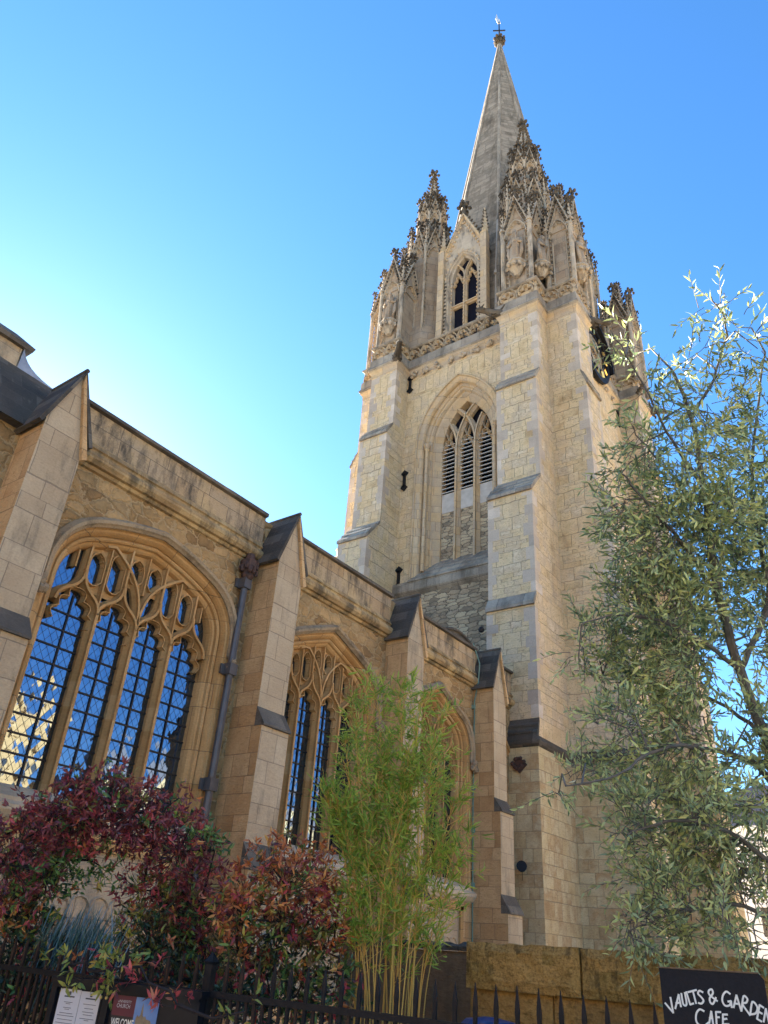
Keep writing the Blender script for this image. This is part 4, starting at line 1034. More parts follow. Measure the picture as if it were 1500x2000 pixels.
# clock
K = thing('tower_clock', (25.9, -1.65, 25.7), 'large skeleton clock with black ring and gilt hands on the right tower face', 'clock')
ck = lambda r, a, d=0: (25.62+r*.9*math.sin(R(a)), -1.52+d, 25.62+r*.9*math.cos(R(a)))
def ring(b, r0, r1, d0, d1, a0=0, a1=360, n=48):
    rows = []
    for i in range(n+1):
        a = lerp(a0, a1, i/n); rows.append([ck(r0, a, d0), ck(r1, a, d0), ck(r1, a, d1), ck(r0, a, d1), ck(r0, a, d0)])
    b.strip(rows)
b = B(); ring(b, 1.45, 1.72, -.06, .1); ring(b, .98, 1.05, -.03, .03)
for a in range(0, 360, 45): b.tube([ck(1.6, a, .08), ck(1.6, a, .45)], .035, 5)
b.build('clock_ring', M['iron'], K, fix=False)
b = B(); ring(b, 1.70, 1.80, -.24, .12, -80, 100); b.build('rain_hood', M['iron'], K, fix=False)
b = B()
for k in range(12):
    a = k*30; w_ = (3, 5, 7)[k % 3]
    for j in (-1, 0, 1)[:1+(k % 3)]: b.tube([ck(1.08, a+j*3.2, -.05), ck(1.40, a+j*3.2, -.05)], .035, 4)
b.build('numerals', M['gold'], K)
for nm, L_, a, wd in (('hour_hand', .85, 290, .07), ('minute_hand', 1.35, 152, .05)):
    b = B(); b.prism([ck(.3, a+180, -.09), ck(wd*3, a+90, -.09), ck(L_, a, -.09), ck(wd*3, a-90, -.09)], [ck(.3, a+180, -.07), ck(wd*3, a+90, -.07), ck(L_, a, -.07), ck(wd*3, a-90, -.07)]); b.build(nm, M['gold'], K)
b = B(); ring(b, .0, .95, .22, .26, 0, 360, 24); b.build('clock_hub', M['clockface'], K, fix=False)
# far gilt cross over the wing's roof line
b = B(); b.tube([(27.35, 14, 18.6), (27.35, 14, 20.2)], .07, 6); b.tube([(27.1, 14.4, 19.75), (27.6, 13.6, 19.75)], .07, 6)
for p in ((27.35, 14, 20.2), (27.1, 14.4, 19.75), (27.6, 13.6, 19.75)): b.blob(p, .13)
tag(b.build('roof_cross', M['gold']), 'tiny gilt cross peeping over the wing parapet left of the tower', 'cross')
b = B(); NAVE = [(-6, 9), (26, 9), (26, 24), (-6, 24)]
b.prism([(x, y, 0) for x, y in NAVE], [(x, y, 11.5) for x, y in NAVE]); nv = B()
N_ = thing('church_nave', (12, 16, 0), 'hidden main body of the stone church behind the wing', 'church nave')
b.build('wall', M['tower_low'], N_); b = B(); b.prism([(-6, 9, 11.5), (-6, 16, 12.4), (-6, 24, 11.5)], [(26, 9, 11.5), (26, 16, 12.4), (26, 24, 11.5)]); b.build('roof', M['lead'], N_)

# ------------------------------------------------------------------ railing, boards and garden wall in front
FO = Vector((4.7048, -9.0770, 0)); FT = Vector((-.1908, .9816, 0)).normalized(); FNr = Vector((-.9816, -.1908, 0))   # along the railing / towards the viewer
def fp(s, z, d=0): return (FO.x+FT.x*s+FNr.x*d, FO.y+FT.y*s+FNr.y*d, z)
def fz(s): return 1.319+.0165*s
RL = thing('iron_railing', fp(3, 0), 'black spiked iron railing running along the bottom edge in front of the shrubs', 'railing')
def fbox(b, s0, s1, z0, z1, d0, d1, m=0):
    b.hexa([fp(s0, z0, d0), fp(s1, z0, d0), fp(s1, z0, d1), fp(s0, z0, d1), fp(s0, z1, d0), fp(s1, z1, d0), fp(s1, z1, d1), fp(s0, z1, d1)], m)
b = B(); b.hexa([fp(.0, fz(0)-.035, -.02), fp(6.9, fz(6.9)-.035, -.02), fp(6.9, fz(6.9)-.035, .02), fp(.0, fz(0)-.035, .02), fp(.0, fz(0), -.02), fp(6.9, fz(6.9), -.02), fp(6.9, fz(6.9), .02), fp(.0, fz(0), .02)])
fbox(b, 0, 6.9, .12, .16, -.02, .02); b.build('rail', M['iron'], RL)
spk = []; dog = []
k = 0; s = .05
while s < 6.8:
    h = .203-.0045*s+random.uniform(-.008, .008)
    b = B(); r = .0105; z1 = fz(s)
    # the bar with its long drawn-out point
    rr = lambda q, z: [fp(s-q, z, -q), fp(s+q, z, -q), fp(s+q, z, q), fp(s-q, z, q)]
    b.loft([rr(r, .05), rr(r, z1+.05), rr(r*1.15, z1+.085), rr(r*.95, z1+.12), rr(.002, z1+h)])
    b.build('spiked_bar', M['iron'] if s < 3.0 else M['rust'], RL)
    s += .12
b = B(); s = .11
while s < 6.8:
    z1 = fz(s)-.02; b = B(); fbox(b, s-.009, s+.009, .05, z1, -.009, .009); dog.append(b); s += .12
for i, b in enumerate(dog): b.build('infill_bar', M['rust'], RL)
b = B(); fbox(b, 3.393, 3.448, 0, 1.52, -.028, .028); b.loft([[fp(3.42+q, z, 0+e) for q, e in ((-w_, -w_), (w_, -w_), (w_, w_), (-w_, w_))] for w_, z in ((.028, 1.52), (.036, 1.535), (.002, 1.59))]); b.build('post', M['iron'], RL)

def text_mesh(b, body, size, fn, m=0, bold=0.0, xs=1.0):
    cu = bpy.data.curves.new('t', 'FONT'); cu.body = body; cu.size = size; cu.resolution_u = 3; cu.offset = bold
    o = bpy.data.objects.new('t', cu); COL.objects.link(o)
    dg = bpy.context.evaluated_depsgraph_get(); me = bpy.data.meshes.new_from_object(o.evaluated_get(dg))
    b.add([fn(v.co.x*xs, v.co.y) for v in me.vertices], [tuple(p.vertices) for p in me.polygons], m)
    bpy.data.objects.remove(o); bpy.data.curves.remove(cu); bpy.data.meshes.remove(me)
# notice board
M['frame'] = plain('navy_black_board_frame', (.004, .005, .008), (.008, .009, .013), 20, .4, .05, .35)
M['paper'] = plain('printed_paper', (.62, .6, .58), (.7, .68, .66), 3, .6, .05, .4)
M['ink'] = plain('dark_print', (.08, .08, .09), (.12, .12, .13), 10, .7, 0)
M['maroon'] = plain('maroon_print', (.11, .018, .03), (.15, .025, .04), 4, .4, 0, .5)
M['skyprint'] = plain('blue_photo_print', (.06, .17, .42), (.22, .34, .55), 5, .4, 0, .5)
M['stoneprint'] = plain('tan_photo_print', (.22, .16, .09), (.36, .27, .15), 30, .5, 0, .4)
M['darkprint'] = plain('near_black_print', (.02, .016, .018), (.03, .025, .026), 10, .4, 0, .5)
M['white'] = plain('white_lettering', (.85, .80, .66), (.9, .86, .74), 20, .6, 0, .4)
NB = thing('notice_board', fp(4.0, 0, .06), 'black two-door notice board with menu sheets and a welcome poster on the railing', 'notice board')
b = B(); fbox(b, 3.40, 4.64, .45, 1.33, .03, .075); fbox(b, 3.38, 4.66, 1.33, 1.372, .02, .11)
fbox(b, 3.40, 4.64, 1.312, 1.33, .075, .10); fbox(b, 3.40, 3.66, .45, 1.312, .075, .088); fbox(b, 4.605, 4.64, .45, 1.312, .075, .10); fbox(b, 4.185, 4.2, .45, 1.312, .075, .10); fbox(b, 4.125, 4.18, .45, 1.312, .075, .10); b.build('frame', M['frame'], NB)
for s0, s1, nm in ((4.207, 4.393, 1), (4.397, 4.585, 0)):
    b = B(); fbox(b, s0, s1, .62, 1.305-.004*nm, .076, .079, 0)
    z = 1.25; cx_ = (s0+s1)/2
    fbox(b, cx_-.010, cx_+.010, 1.272, 1.292, .0795, .081, 1); fbox(b, cx_-.045, cx_+.045, 1.258, 1.266, .0795, .081, 1)
    while z > .66:
        z -= random.uniform(.014, .024); L_ = random.uniform(.03, .075); fbox(b, cx_-L_, cx_+L_, z, z+.0028, .0795, .081, 1)
        if random.random() < .5: z -= .009; fbox(b, cx_-.02, cx_+.02, z, z+.0028, .0795, .081, 1)
    b.build('menu_sheet', [M['paper'], M['ink']], NB)
b = B(); s0, s1 = 3.722, 4.10; sm = 3.912; ztop = 1.303
fbox(b, s0, s1, .5, ztop, .076, .079, 0); fbox(b, sm, s1, ztop-.112, ztop, .079, .0805, 1); fbox(b, s0, sm, ztop-.165, ztop, .079, .0805, 2)
tw = [(0, 0), (0, .05), (.012, .068), (.02, .058), (.033, .068), (.037, .105), (.043, .138), (.049, .105), (.053, .068), (.066, .058), (.074, .068), (.086, .05), (.12, .045), (.13, .028), (.165, .028), (.165, 0)]
b.prism([fp(3.89-a, ztop-.164+h, .0806) for a, h in tw], [fp(3.89-a, ztop-.164+h, .0814) for a, h in tw], 3)
text_mesh(b, 'UNIVERSITY', .022, lambda x, y: fp(4.062-x, ztop-.040+y, .0815), 4, 0, .98); text_mesh(b, 'CHURCH', .032, lambda x, y: fp(4.066-x, ztop-.068+y, .0815), 4, 0, .86)
text_mesh(b, 'WELCOME', .062, lambda x, y: fp(4.085-x, ztop-.170+y, .083), 5, .0012, .62)
b.build('poster', [M['darkprint'], M['maroon'], M['skyprint'], M['stoneprint'], M['paper'], M['white']], NB, fix=False)
for s_ in (4.145, 4.192):
    b = B(); b.loft([[fp(s_+r*math.cos(R(a)), 1.28+r*math.sin(R(a)), d) for a in range(0, 360, 30)] for r, d in ((.011, .10), (.011, .108), (.007, .112))]); b.build('lock', M['gold'], NB)
# cafe sign with hand lettering
CS = thing('cafe_sign', fp(.35, 0, .06), 'black cafe board with white hand lettering at the lower right corner', 'sign')
b = B(); SX0, SX1 = .597, .111
cc = [fp(SX0, 1.0, .05), fp(SX1, 1.0, .05), fp(SX1, 1.66, .05), fp(SX1+.02, 1.684, .05), fp(SX0-.0, 1.68, .05)]
dd = [fp(SX0, 1.0, .085), fp(SX1, 1.0, .085), fp(SX1, 1.66, .085), fp(SX1+.02, 1.684, .085), fp(SX0-.0, 1.68, .085)]
M['board'] = plain('black_chalkboard_paint', (.006, .006, .008), (.012, .012, .014), 60, .65, .15, .3)
b.prism(cc, dd); b.build('panel', M['board'], CS)
b = B(); b.hexa([fp(SX0+.004, 1.680, .045), fp(SX1+.02, 1.684, .045), fp(SX1+.02, 1.684, .09), fp(SX0+.004, 1.680, .09), fp(SX0+.004, 1.686, .045), fp(SX1+.02, 1.690, .045), fp(SX1+.02, 1.690, .09), fp(SX0+.004, 1.686, .09)])
M['wood'] = plain('weathered_wood', (.14, .085, .045), (.24, .15, .08), 20, .8, .3); b.build('top_edge', M['wood'], CS)
ST = [[(490,765),(568,848),(545,715)], [(590,812),(628,690),(647,795)], [(598,768),(642,757)], [(655,680),(668,765),(688,785),(704,765),(690,672)], [(705,665),(738,775),(772,765)], [(722,668),(805,648)], [(770,655),(797,765)],
 [(868,668),(835,655),(820,680),(850,710),(870,740),(850,765),(820,760)], [(1004,742),(932,690),(926,655),(955,642),(965,675),(932,718),(937,755),(962,765),(992,712)], [(1130,680),(1095,660),(1062,690),(1052,740),(1077,780),(1120,775),(1132,740)], [(1105,745),(1135,740),(1138,795)],
 [(1155,795),(1190,690),(1226,825)], [(1170,760),(1215,765)], [(1228,820),(1255,700),(1290,720),(1277,752),(1242,765),(1305,857)], [(1307,850),(1335,745),(1377,787),(1360,838),(1307,850)], [(1435,792),(1400,770),(1367,885),(1407,907)], [(1385,825),(1417,842)], [(1425,910),(1455,800),(1477,935),(1512,830)],
 [(870,830),(830,815),(796,850),(790,910),(815,945),(860,957),(910,925)], [(915,932),(940,830),(952,937)], [(920,890),(950,885)], [(985,942),(985,835),(1030,835)], [(985,880),(1015,878)], [(1092,855),(1050,855),(1045,937),(1102,935)], [(1048,895),(1085,890)]]
b = B()
def lp(cx_, cy_):
    dx, dy = 1200+cx_/5-1287, 1800+cy_/5-1890; s_ = SX0-(dx-.088*dy)/418; z = 1.681-(dy-.064*dx)/410
    return s_, z
for stl in ST:
    if len(stl) > 4:   # round the curved strokes
        q = []
        for i in range(len(stl)-1):
            p0, p1, p2, p3 = stl[max(i-1, 0)], stl[i], stl[i+1], stl[min(i+2, len(stl)-1)]
            for j in range(4):
                t = j/4; q.append(tuple(.5*((2*p1[k])+(-p0[k]+p2[k])*t+(2*p0[k]-5*p1[k]+4*p2[k]-p3[k])*t*t+(-p0[k]+3*p1[k]-3*p2[k]+p3[k])*t**3) for k in (0, 1)))
        stl = q+[stl[-1]]
    pts = [lp(*p) for p in stl]
    for (a, z0), (c, z1) in zip(pts, pts[1:]):
        l = math.hypot(c-a, z1-z0) or 1e-9; wv_ = .0042; nx, nz = -(z1-z0)/l*wv_, (c-a)/l*wv_; ex, ez = (c-a)/l*.002, (z1-z0)/l*.002
        dd_ = .0855+random.uniform(0, .0012)
        if min(a, c) < SX1+.002: continue
        b.prism([fp(a+nx-ex, z0+nz-ez, .085), fp(a-nx-ex, z0-nz-ez, .085), fp(c-nx+ex, z1-nz+ez, .085), fp(c+nx+ex, z1+nz+ez, .085)], [fp(a+nx-ex, z0+nz-ez, dd_+.001), fp(a-nx-ex, z0-nz-ez, dd_+.001), fp(c-nx+ex, z1-nz+ez, dd_+.001), fp(c+nx+ex, z1+nz+ez, dd_+.001)])
b.build('lettering', M['white'], CS)
# garden wall of big mossy blocks
GW = thing('garden_wall', (6.3, -8.2, 0), 'golden brown mossy stone block wall behind the spikes at lower right', 'garden wall')
def rough_block(b, y0, y1, z0, z1, x0, x1, m=0, n=10, jit=.012):
    """front/top faces as a jittered grid"""
    L_ = max(2, int((y1-y0)/.06)); K_ = max(2, int((z1-z0)/.06)); rows = []
    for i in range(L_+1):
        y = lerp(y0, y1, i/L_); r = []
        for k in range(K_+1):
            e = .02 if k in (0, K_) or i in (0, L_) else 0
            r.append((x0+e+random.uniform(-jit, jit)*.6+.06*(6.05-6.05), y, lerp(z0, z1, k/K_)-(random.uniform(0, jit*1.5) if k == K_ else 0)))
        top = r[-1]; r += [(lerp(x0+.02, x1, q), y, top[2]+random.uniform(-jit, jit*.3)) for q in (.15, .5, 1)]
        rows.append(r)
    b.strip(rows, m)
    for y in (y0, y1): b.quad((x0+.02, y, z0), (x1, y, z0), (x1, y, z1-.01), (x0+.02, y, z1-.01), m)
b = B(); y = -11.5
M['moss'] = stone('mossy_coping_stone', [(.12, .085, .03), (.30, .205, .07), (.45, .32, .13), (.22, .175, .06)], courses=False, st_amt=.6, stain=(.05, .042, .028), st_sc=6, st_lo=.54, st_hi=.64, pits=.5, bump=1.0, grain=.45)
for L_ in (1.4, 1.5, 1.15, .95): rough_block(b, y, y+L_-.014, 1.47, 1.785, 5.97, 6.55); y += L_
b.build('coping', M['moss'], GW, fix=False)
b = B(); y = -11.5
for L_ in (1.0, 1.2, 1.3, .8, .7): rough_block(b, y, y+L_-.016, .88, 1.48, 6.035, 6.5); y += L_
rough_block(b, -11.5, -6.52, 0, .87, 6.03, 6.5); b.box(6.07, 6.48, -11.45, -6.53, .5, 1.7); b.build('blocks', M['garden'], GW, fix=False)
LW = thing('low_wall', (7.6, -5.4, 0), 'short brown wall with dark pebbly top left of the golden block wall', 'low wall')
M['pebble'] = stone('dark_pebbly_coping', [(.03, .028, .025), (.08, .075, .07), (.2, .18, .16)], courses=False, st_amt=.4, st_sc=20, pits=.8, bump=1.0)
M['brownwall'] = stone('brown_smooth_wall', [(.16, .10, .06), (.21, .14, .08), (.18, .115, .07)], courses=False, st_amt=.6, stain=(.05, .035, .025), st_sc=1.2, st_lo=.5, pits=.3)
b = B(); rough_block(b, -6.5, -4.2, 0, 1.72, 7.3, 7.6, 0, 6, .004); b.build('wall', M['brownwall'], LW, fix=False)
b = B(); rough_block(b, -6.5, -4.2, 1.722, 1.80, 7.27, 7.64, 0, 10, .02); b.build('coping', M['pebble'], LW, fix=False)
# planter and blue cover
PL = thing('slatted_planter', (5.9, -7.35, 0), 'low wooden slatted planter behind the railing beneath the block wall', 'planter')
b = B()
for i in range(9): b.box(5.62, 5.65, -7.75+i*.1, -7.67+i*.1, .6, 1.235)
b.box(5.60, 5.67, -7.8, -6.85, 1.235, 1.275); b.box(5.65, 5.95, -7.8, -6.85, .6, 1.2); b.build('slats', M['wood'], PL)
BC = B(); BC.loft([[(5.75+dx*r, -6.85+dy*r*1.6, z) for dx, dy in [(math.cos(R(a)), math.sin(R(a))) for a in range(0, 360, 30)]] for r, z in ((.14, .8), (.15, 1.25), (.12, 1.29), (.03, 1.31))])
M['blue'] = plain('blue_plastic_sheet', (.02, .05, .16), (.05, .10, .28), 9, .35, .5, .5)
o = BC.build('covered_tub', M['blue']); tag(o, 'tub under a blue plastic sheet beside the bamboo canes', 'tub')
# small red and white warning roundel in the shrub
SR = thing('red_roundel', (5.02, -5.26, 0), 'small red and white round sticker plate glimpsed inside the orange shrub', 'plate')
vx = Vector((.62, -.78, 0)); vn = Vector((-.78, -.62, 0))
sp_ = lambda a, c, d: (5.02+vx.x*a+vn.x*d, -5.26+vx.y*a+vn.y*d, 1.66+c)
M['red'] = plain('red_sticker', (.45, .03, .03), (.55, .05, .045), 20, .4, 0); b = B()
b.prism([sp_(a, c, 0) for a, c in ((-.055, -.12), (.055, -.12), (.065, .07), (-.065, .07))], [sp_(a, c, .004) for a, c in ((-.055, -.12), (.055, -.12), (.065, .07), (-.065, .07))]); b.tube([sp_(0, -.1, -.01), sp_(0, -1.66, -.01)], .012, 6); b.build('plate', M['red'], SR)
b = B(); b.prism([sp_(.062*math.cos(R(a)), .02+.062*math.sin(R(a)), .005) for a in range(0, 360, 20)], [sp_(.062*math.cos(R(a)), .02+.062*math.sin(R(a)), .007) for a in range(0, 360, 20)]); b.build('disc', M['white'], SR)
b = B()
for a0, r in ((10, .045), (100, .03), (200, .048)): b.tube([sp_(r*math.cos(R(a)), .02+r*math.sin(R(a)), .008) for a in range(a0, a0+120, 20)], .005, 4)
b.tube([sp_(-.03, .05, .008), sp_(.03, -.01, .008)], .006, 4); b.build('marks', M['ink'], SR)
# floodlights on the tower foot and the last buttress
for p, d, lab in (((19.38, -.36, 3.75), (-.9, -.4, .2), 'round black floodlight on the tower foot wall above the garden wall'), ((18.35, -.12, 3.42), (.3, -.9, .3), 'small dark floodlight between the last buttress and the tower foot')):
    th = thing('floodlight', p, lab, 'floodlight', 'floodlights by the tower foot'); d = Vector(d).normalized(); v = Vector(p); up = Vector((0, 0, 1)); sd_ = d.cross(up).normalized(); u2 = sd_.cross(d)
    b = B(); b.loft([[tuple(v+d*h+sd_*r*math.cos(R(a))+u2*r*math.sin(R(a))) for a in range(0, 360, 30)] for r, h in ((.03, .02), (.10, .08), (.13, .22), (.135, .26))]); b.tube([v-d*.02, v+d*.08], .03, 6); b.tube([v+up*.1, v+up*.02+d*.1, v-up*.12+d*.04, v-up*.26], .006, 5); b.build('housing', M['iron'], th)
    b = B(); b.prism([tuple(v+d*.245+sd_*.12*math.cos(R(a))+u2*.12*math.sin(R(a))) for a in range(0, 360, 30)], [tuple(v+d*.255+sd_*.12*math.cos(R(a))+u2*.12*math.sin(R(a))) for a in range(0, 360, 30)]); b.build('lens', M['glassdark'], th)
# camera-like dark knob on the tower
b = B(); b.blob((19.3, .78, 10.45), .1, .1, .1); tag(b.build('security_lamp', M['iron']), 'tiny dark lamp on the tower buttress edge above the wing roof', 'lamp')

# ------------------------------------------------------------------ planting
def leaf(b, p, d, l, w_, m=0, curl=.15):
    """a folded pointed leaf of six vertices starting at p along d"""
    d = Vector(d).normalized(); p = Vector(p)
    s_ = d.cross(Vector((random.uniform(-1, 1), random.uniform(-1, 1), random.uniform(-1, 1))))
    if s_.length < .05: s_ = d.orthogonal()
    s_.normalize(); n = s_.cross(d); c = -n*l*curl*random.uniform(.2, 1.2)
    a, e = p+d*l*.35, p+d*l*.7+c*.5
    b.add([p, a+s_*w_*.5+n*w_*.12, e+s_*w_*.36+n*w_*.1, p+d*l+c, e-s_*w_*.36+n*w_*.1, a-s_*w_*.5+n*w_*.12, a, e], [(0, 6, 1), (6, 7, 2, 1), (7, 3, 2), (0, 5, 6), (6, 5, 4, 7), (7, 4, 3)], m)
def rvec(): 
    z = random.uniform(-1, 1); a = random.uniform(0, 2*math.pi); r = math.sqrt(1-z*z); return Vector((r*math.cos(a), r*math.sin(a), z))
OLIVE=[ (4.06,-9.46,5.45,0.13,0.5), (4.32,-9.54,5.44,0.17,0.5), (3.98,-9.37,5.07,0.14,0.5), (3.94,-8.86,5.37,0.09,0.8), (4.37,-8.86,5.57,0.10,0.6), (4.54,-9.10,5.44,0.14,0.4), (3.92,-9.66,4.88,0.14,0.5), (4.05,-9.48,4.86,0.16,0.5), (3.83,-9.03,4.74,0.12,0.5), (4.29,-9.11,4.90,0.16,0.6), (4.00,-9.36,4.56,0.18,0.7), (4.47,-9.49,4.78,0.18,0.8), (4.43,-8.74,5.00,0.11,0.5), (4.18,-8.81,4.64,0.12,0.6), (4.61,-8.55,4.73,0.15,0.7), (4.53,-8.88,4.79,0.19,0.7), (4.11,-9.21,4.34,0.20,0.9), (4.72,-9.34,4.58,0.22,1.0), (4.34,-8.63,4.27,0.17,0.9), (4.55,-8.86,4.39,0.22,1.0), (4.53,-9.14,4.22,0.25,1.1), (5.01,-9.30,4.38,0.23,1.2), (4.61,-8.51,4.16,0.16,0.9), (4.43,-8.81,3.96,0.22,1.1), (4.91,-8.98,4.10,0.26,1.2), (5.23,-9.21,4.15,0.23,1.2), (4.60,-8.54,3.84,0.18,0.9), (4.62,-8.79,3.72,0.23,1.2), (4.86,-9.01,3.77,0.22,1.1), (5.50,-9.15,3.96,0.20,1.1), (5.27,-7.99,3.91,0.13,0.7), (5.05,-8.27,3.72,0.17,0.9), (5.37,-8.41,3.77,0.24,1.1), (5.38,-8.70,3.76,0.24,1.1), (5.01,-9.17,3.45,0.11,0.8), (4.43,-8.22,3.34,0.09,0.7), (5.09,-8.18,3.48,0.17,0.9), (5.08,-8.42,3.37,0.22,1.1), (4.94,-8.73,3.32,0.20,1.0), (4.73,-8.35,3.08,0.15,0.9), (5.01,-8.48,3.07,0.20,1.0), (5.13,-8.68,3.11,0.16,0.9), (4.99,-9.11,3.06,0.10,0.7), (4.76,-8.19,3.07,0.07,0.5), (4.97,-7.97,2.76,0.12,0.7), (5.45,-7.99,2.90,0.18,0.9), (5.23,-8.32,2.87,0.22,1.0), (4.97,-8.66,2.82,0.19,1.0), (5.03,-8.87,2.75,0.16,0.8), (5.26,-9.04,2.82,0.11,0.8), (4.67,-7.94,2.60,0.05,0.6), (4.84,-8.36,2.54,0.16,0.9), (5.24,-8.49,2.63,0.22,1.0), (4.84,-8.83,2.52,0.19,0.9), (5.32,-8.92,2.57,0.17,0.7), (5.02,-8.26,2.39,0.13,0.8), (5.46,-8.29,2.39,0.23,1.0), (5.57,-8.53,2.43,0.23,1.0), (5.57,-8.76,2.34,0.17,0.8), (5.41,-8.13,2.18,0.15,0.9), (5.13,-8.43,2.12,0.22,1.0), (5.52,-8.56,2.14,0.19,0.8), (5.20,-8.86,2.08,0.14,0.6), (5.27,-8.08,1.95,0.10,0.7), (5.05,-8.33,1.90,0.16,0.9), (5.24,-8.49,1.94,0.16,0.7), (4.87,-8.80,1.85,0.13,0.5), (4.93,-8.24,1.78,0.08,0.7), (5.78,-8.16,1.75,0.09,0.6), (5.09,-8.87,1.81,0.12,0.6), (4.88,-9.60,4.66,0.23,1.0), (5.07,-9.48,4.20,0.27,1.0), (5.40,-9.34,3.62,0.27,0.8), (5.29,-9.23,2.94,0.26,0.8), (5.51,-9.07,2.39,0.23,0.7) ]
OLIMB=[ [(5.53,-9.13,1.48,0.090), (5.53,-9.11,1.84,0.080), (5.44,-9.08,2.64,0.070), (5.36,-9.06,3.00,0.055), (5.18,-9.01,3.39,0.050), (4.96,-9.01,3.81,0.042), (4.80,-9.04,4.15,0.036), (4.63,-9.10,4.48,0.030), (4.34,-9.15,4.83,0.022), (4.08,-9.13,5.08,0.012)], [(5.18,-9.01,3.39,0.030), (5.22,-9.25,3.83,0.030), (5.13,-9.30,4.28,0.025), (5.01,-9.31,4.50,0.020), (4.79,-9.44,4.88,0.014), (4.50,-9.65,5.30,0.008)], [(4.96,-9.01,3.81,0.026), (4.58,-8.91,4.08,0.020), (4.34,-8.81,4.26,0.014), (4.10,-8.73,4.40,0.007)], [(5.18,-9.01,3.39,0.026), (4.81,-8.83,3.54,0.018), (4.49,-8.56,3.61,0.011), (4.32,-8.30,3.53,0.005)], [(5.44,-9.08,2.64,0.040), (5.29,-9.00,2.80,0.030), (5.15,-8.92,2.85,0.026), (5.01,-8.78,2.87,0.022), (4.88,-8.66,2.87,0.018), (4.74,-8.51,2.81,0.014), (4.61,-8.33,2.66,0.009), (4.47,-8.07,2.59,0.005)], [(5.51,-9.10,2.08,0.030), (5.32,-8.83,2.39,0.020), (5.04,-8.56,2.47,0.014), (4.86,-8.28,2.37,0.007)], [(5.53,-9.11,1.84,0.030), (5.35,-8.77,2.03,0.018), (5.17,-8.46,1.98,0.012), (4.98,-8.20,1.86,0.006)], [(4.34,-9.15,4.83,0.018), (4.24,-9.38,5.09,0.012), (4.10,-9.50,5.28,0.008), (3.95,-9.47,5.44,0.004)], [(4.63,-9.10,4.48,0.018), (4.21,-9.01,4.71,0.012), (3.88,-8.97,4.96,0.008), (3.59,-8.92,5.11,0.004)], [(4.80,-9.04,4.15,0.020), (4.67,-8.94,4.55,0.012), (4.54,-8.78,4.88,0.006)], [(5.36,-9.06,3.00,0.025), (5.43,-8.79,3.28,0.016), (5.40,-8.43,3.43,0.010), (5.17,-7.88,3.55,0.004)] ]
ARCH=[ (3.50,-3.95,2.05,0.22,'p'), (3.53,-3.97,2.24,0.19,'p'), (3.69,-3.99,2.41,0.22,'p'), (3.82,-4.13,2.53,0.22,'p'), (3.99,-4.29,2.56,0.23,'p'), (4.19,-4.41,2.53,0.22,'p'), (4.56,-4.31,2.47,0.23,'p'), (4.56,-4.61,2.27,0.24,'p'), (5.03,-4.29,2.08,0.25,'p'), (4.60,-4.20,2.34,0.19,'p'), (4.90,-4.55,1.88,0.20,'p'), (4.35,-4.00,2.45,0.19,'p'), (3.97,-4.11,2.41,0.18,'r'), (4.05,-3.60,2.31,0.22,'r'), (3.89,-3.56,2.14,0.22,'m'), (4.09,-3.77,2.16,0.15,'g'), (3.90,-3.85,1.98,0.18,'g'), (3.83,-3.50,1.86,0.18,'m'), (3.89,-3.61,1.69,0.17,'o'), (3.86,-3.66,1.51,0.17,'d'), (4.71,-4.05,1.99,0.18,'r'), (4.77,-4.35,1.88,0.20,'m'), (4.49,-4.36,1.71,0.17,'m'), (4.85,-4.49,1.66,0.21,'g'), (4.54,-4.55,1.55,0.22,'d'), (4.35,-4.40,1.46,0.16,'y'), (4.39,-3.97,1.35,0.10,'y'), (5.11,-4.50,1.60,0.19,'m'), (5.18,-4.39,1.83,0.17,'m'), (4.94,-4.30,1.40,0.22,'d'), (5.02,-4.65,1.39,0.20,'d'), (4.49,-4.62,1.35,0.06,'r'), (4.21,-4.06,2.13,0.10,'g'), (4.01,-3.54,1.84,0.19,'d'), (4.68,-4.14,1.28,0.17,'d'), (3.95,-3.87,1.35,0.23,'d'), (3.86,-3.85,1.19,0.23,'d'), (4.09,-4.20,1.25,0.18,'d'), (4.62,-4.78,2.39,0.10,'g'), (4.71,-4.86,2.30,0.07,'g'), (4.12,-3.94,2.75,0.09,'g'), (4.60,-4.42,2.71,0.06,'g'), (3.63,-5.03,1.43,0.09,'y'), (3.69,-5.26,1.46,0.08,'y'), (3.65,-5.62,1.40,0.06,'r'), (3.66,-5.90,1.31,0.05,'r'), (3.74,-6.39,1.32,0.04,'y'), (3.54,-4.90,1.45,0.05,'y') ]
ORANGE=[ (4.60,-5.40,1.96,0.18,'o'), (4.67,-5.58,2.16,0.17,'o'), (5.18,-5.42,2.25,0.17,'o'), (5.20,-5.66,2.11,0.16,'o'), (4.79,-5.64,2.00,0.19,'o'), (5.06,-5.69,1.88,0.16,'r'), (4.54,-5.44,1.79,0.16,'o'), (4.79,-5.57,1.81,0.17,'m'), (5.04,-5.37,1.66,0.18,'d'), (5.16,-5.58,1.66,0.18,'m'), (4.73,-5.27,1.59,0.16,'m'), (5.09,-5.85,1.63,0.13,'m'), (4.97,-5.37,1.45,0.17,'d'), (4.88,-5.02,1.43,0.18,'d'), (5.05,-5.66,1.43,0.17,'g'), (5.02,-5.95,1.84,0.14,'o'), (4.48,-5.38,1.88,0.12,'o'), (5.05,-5.99,1.51,0.12,'g'), (5.00,-5.14,1.32,0.18,'d'), (5.03,-5.55,1.29,0.17,'d'), (5.37,-5.66,1.30,0.18,'d'), (4.54,-5.35,1.27,0.17,'d') ]
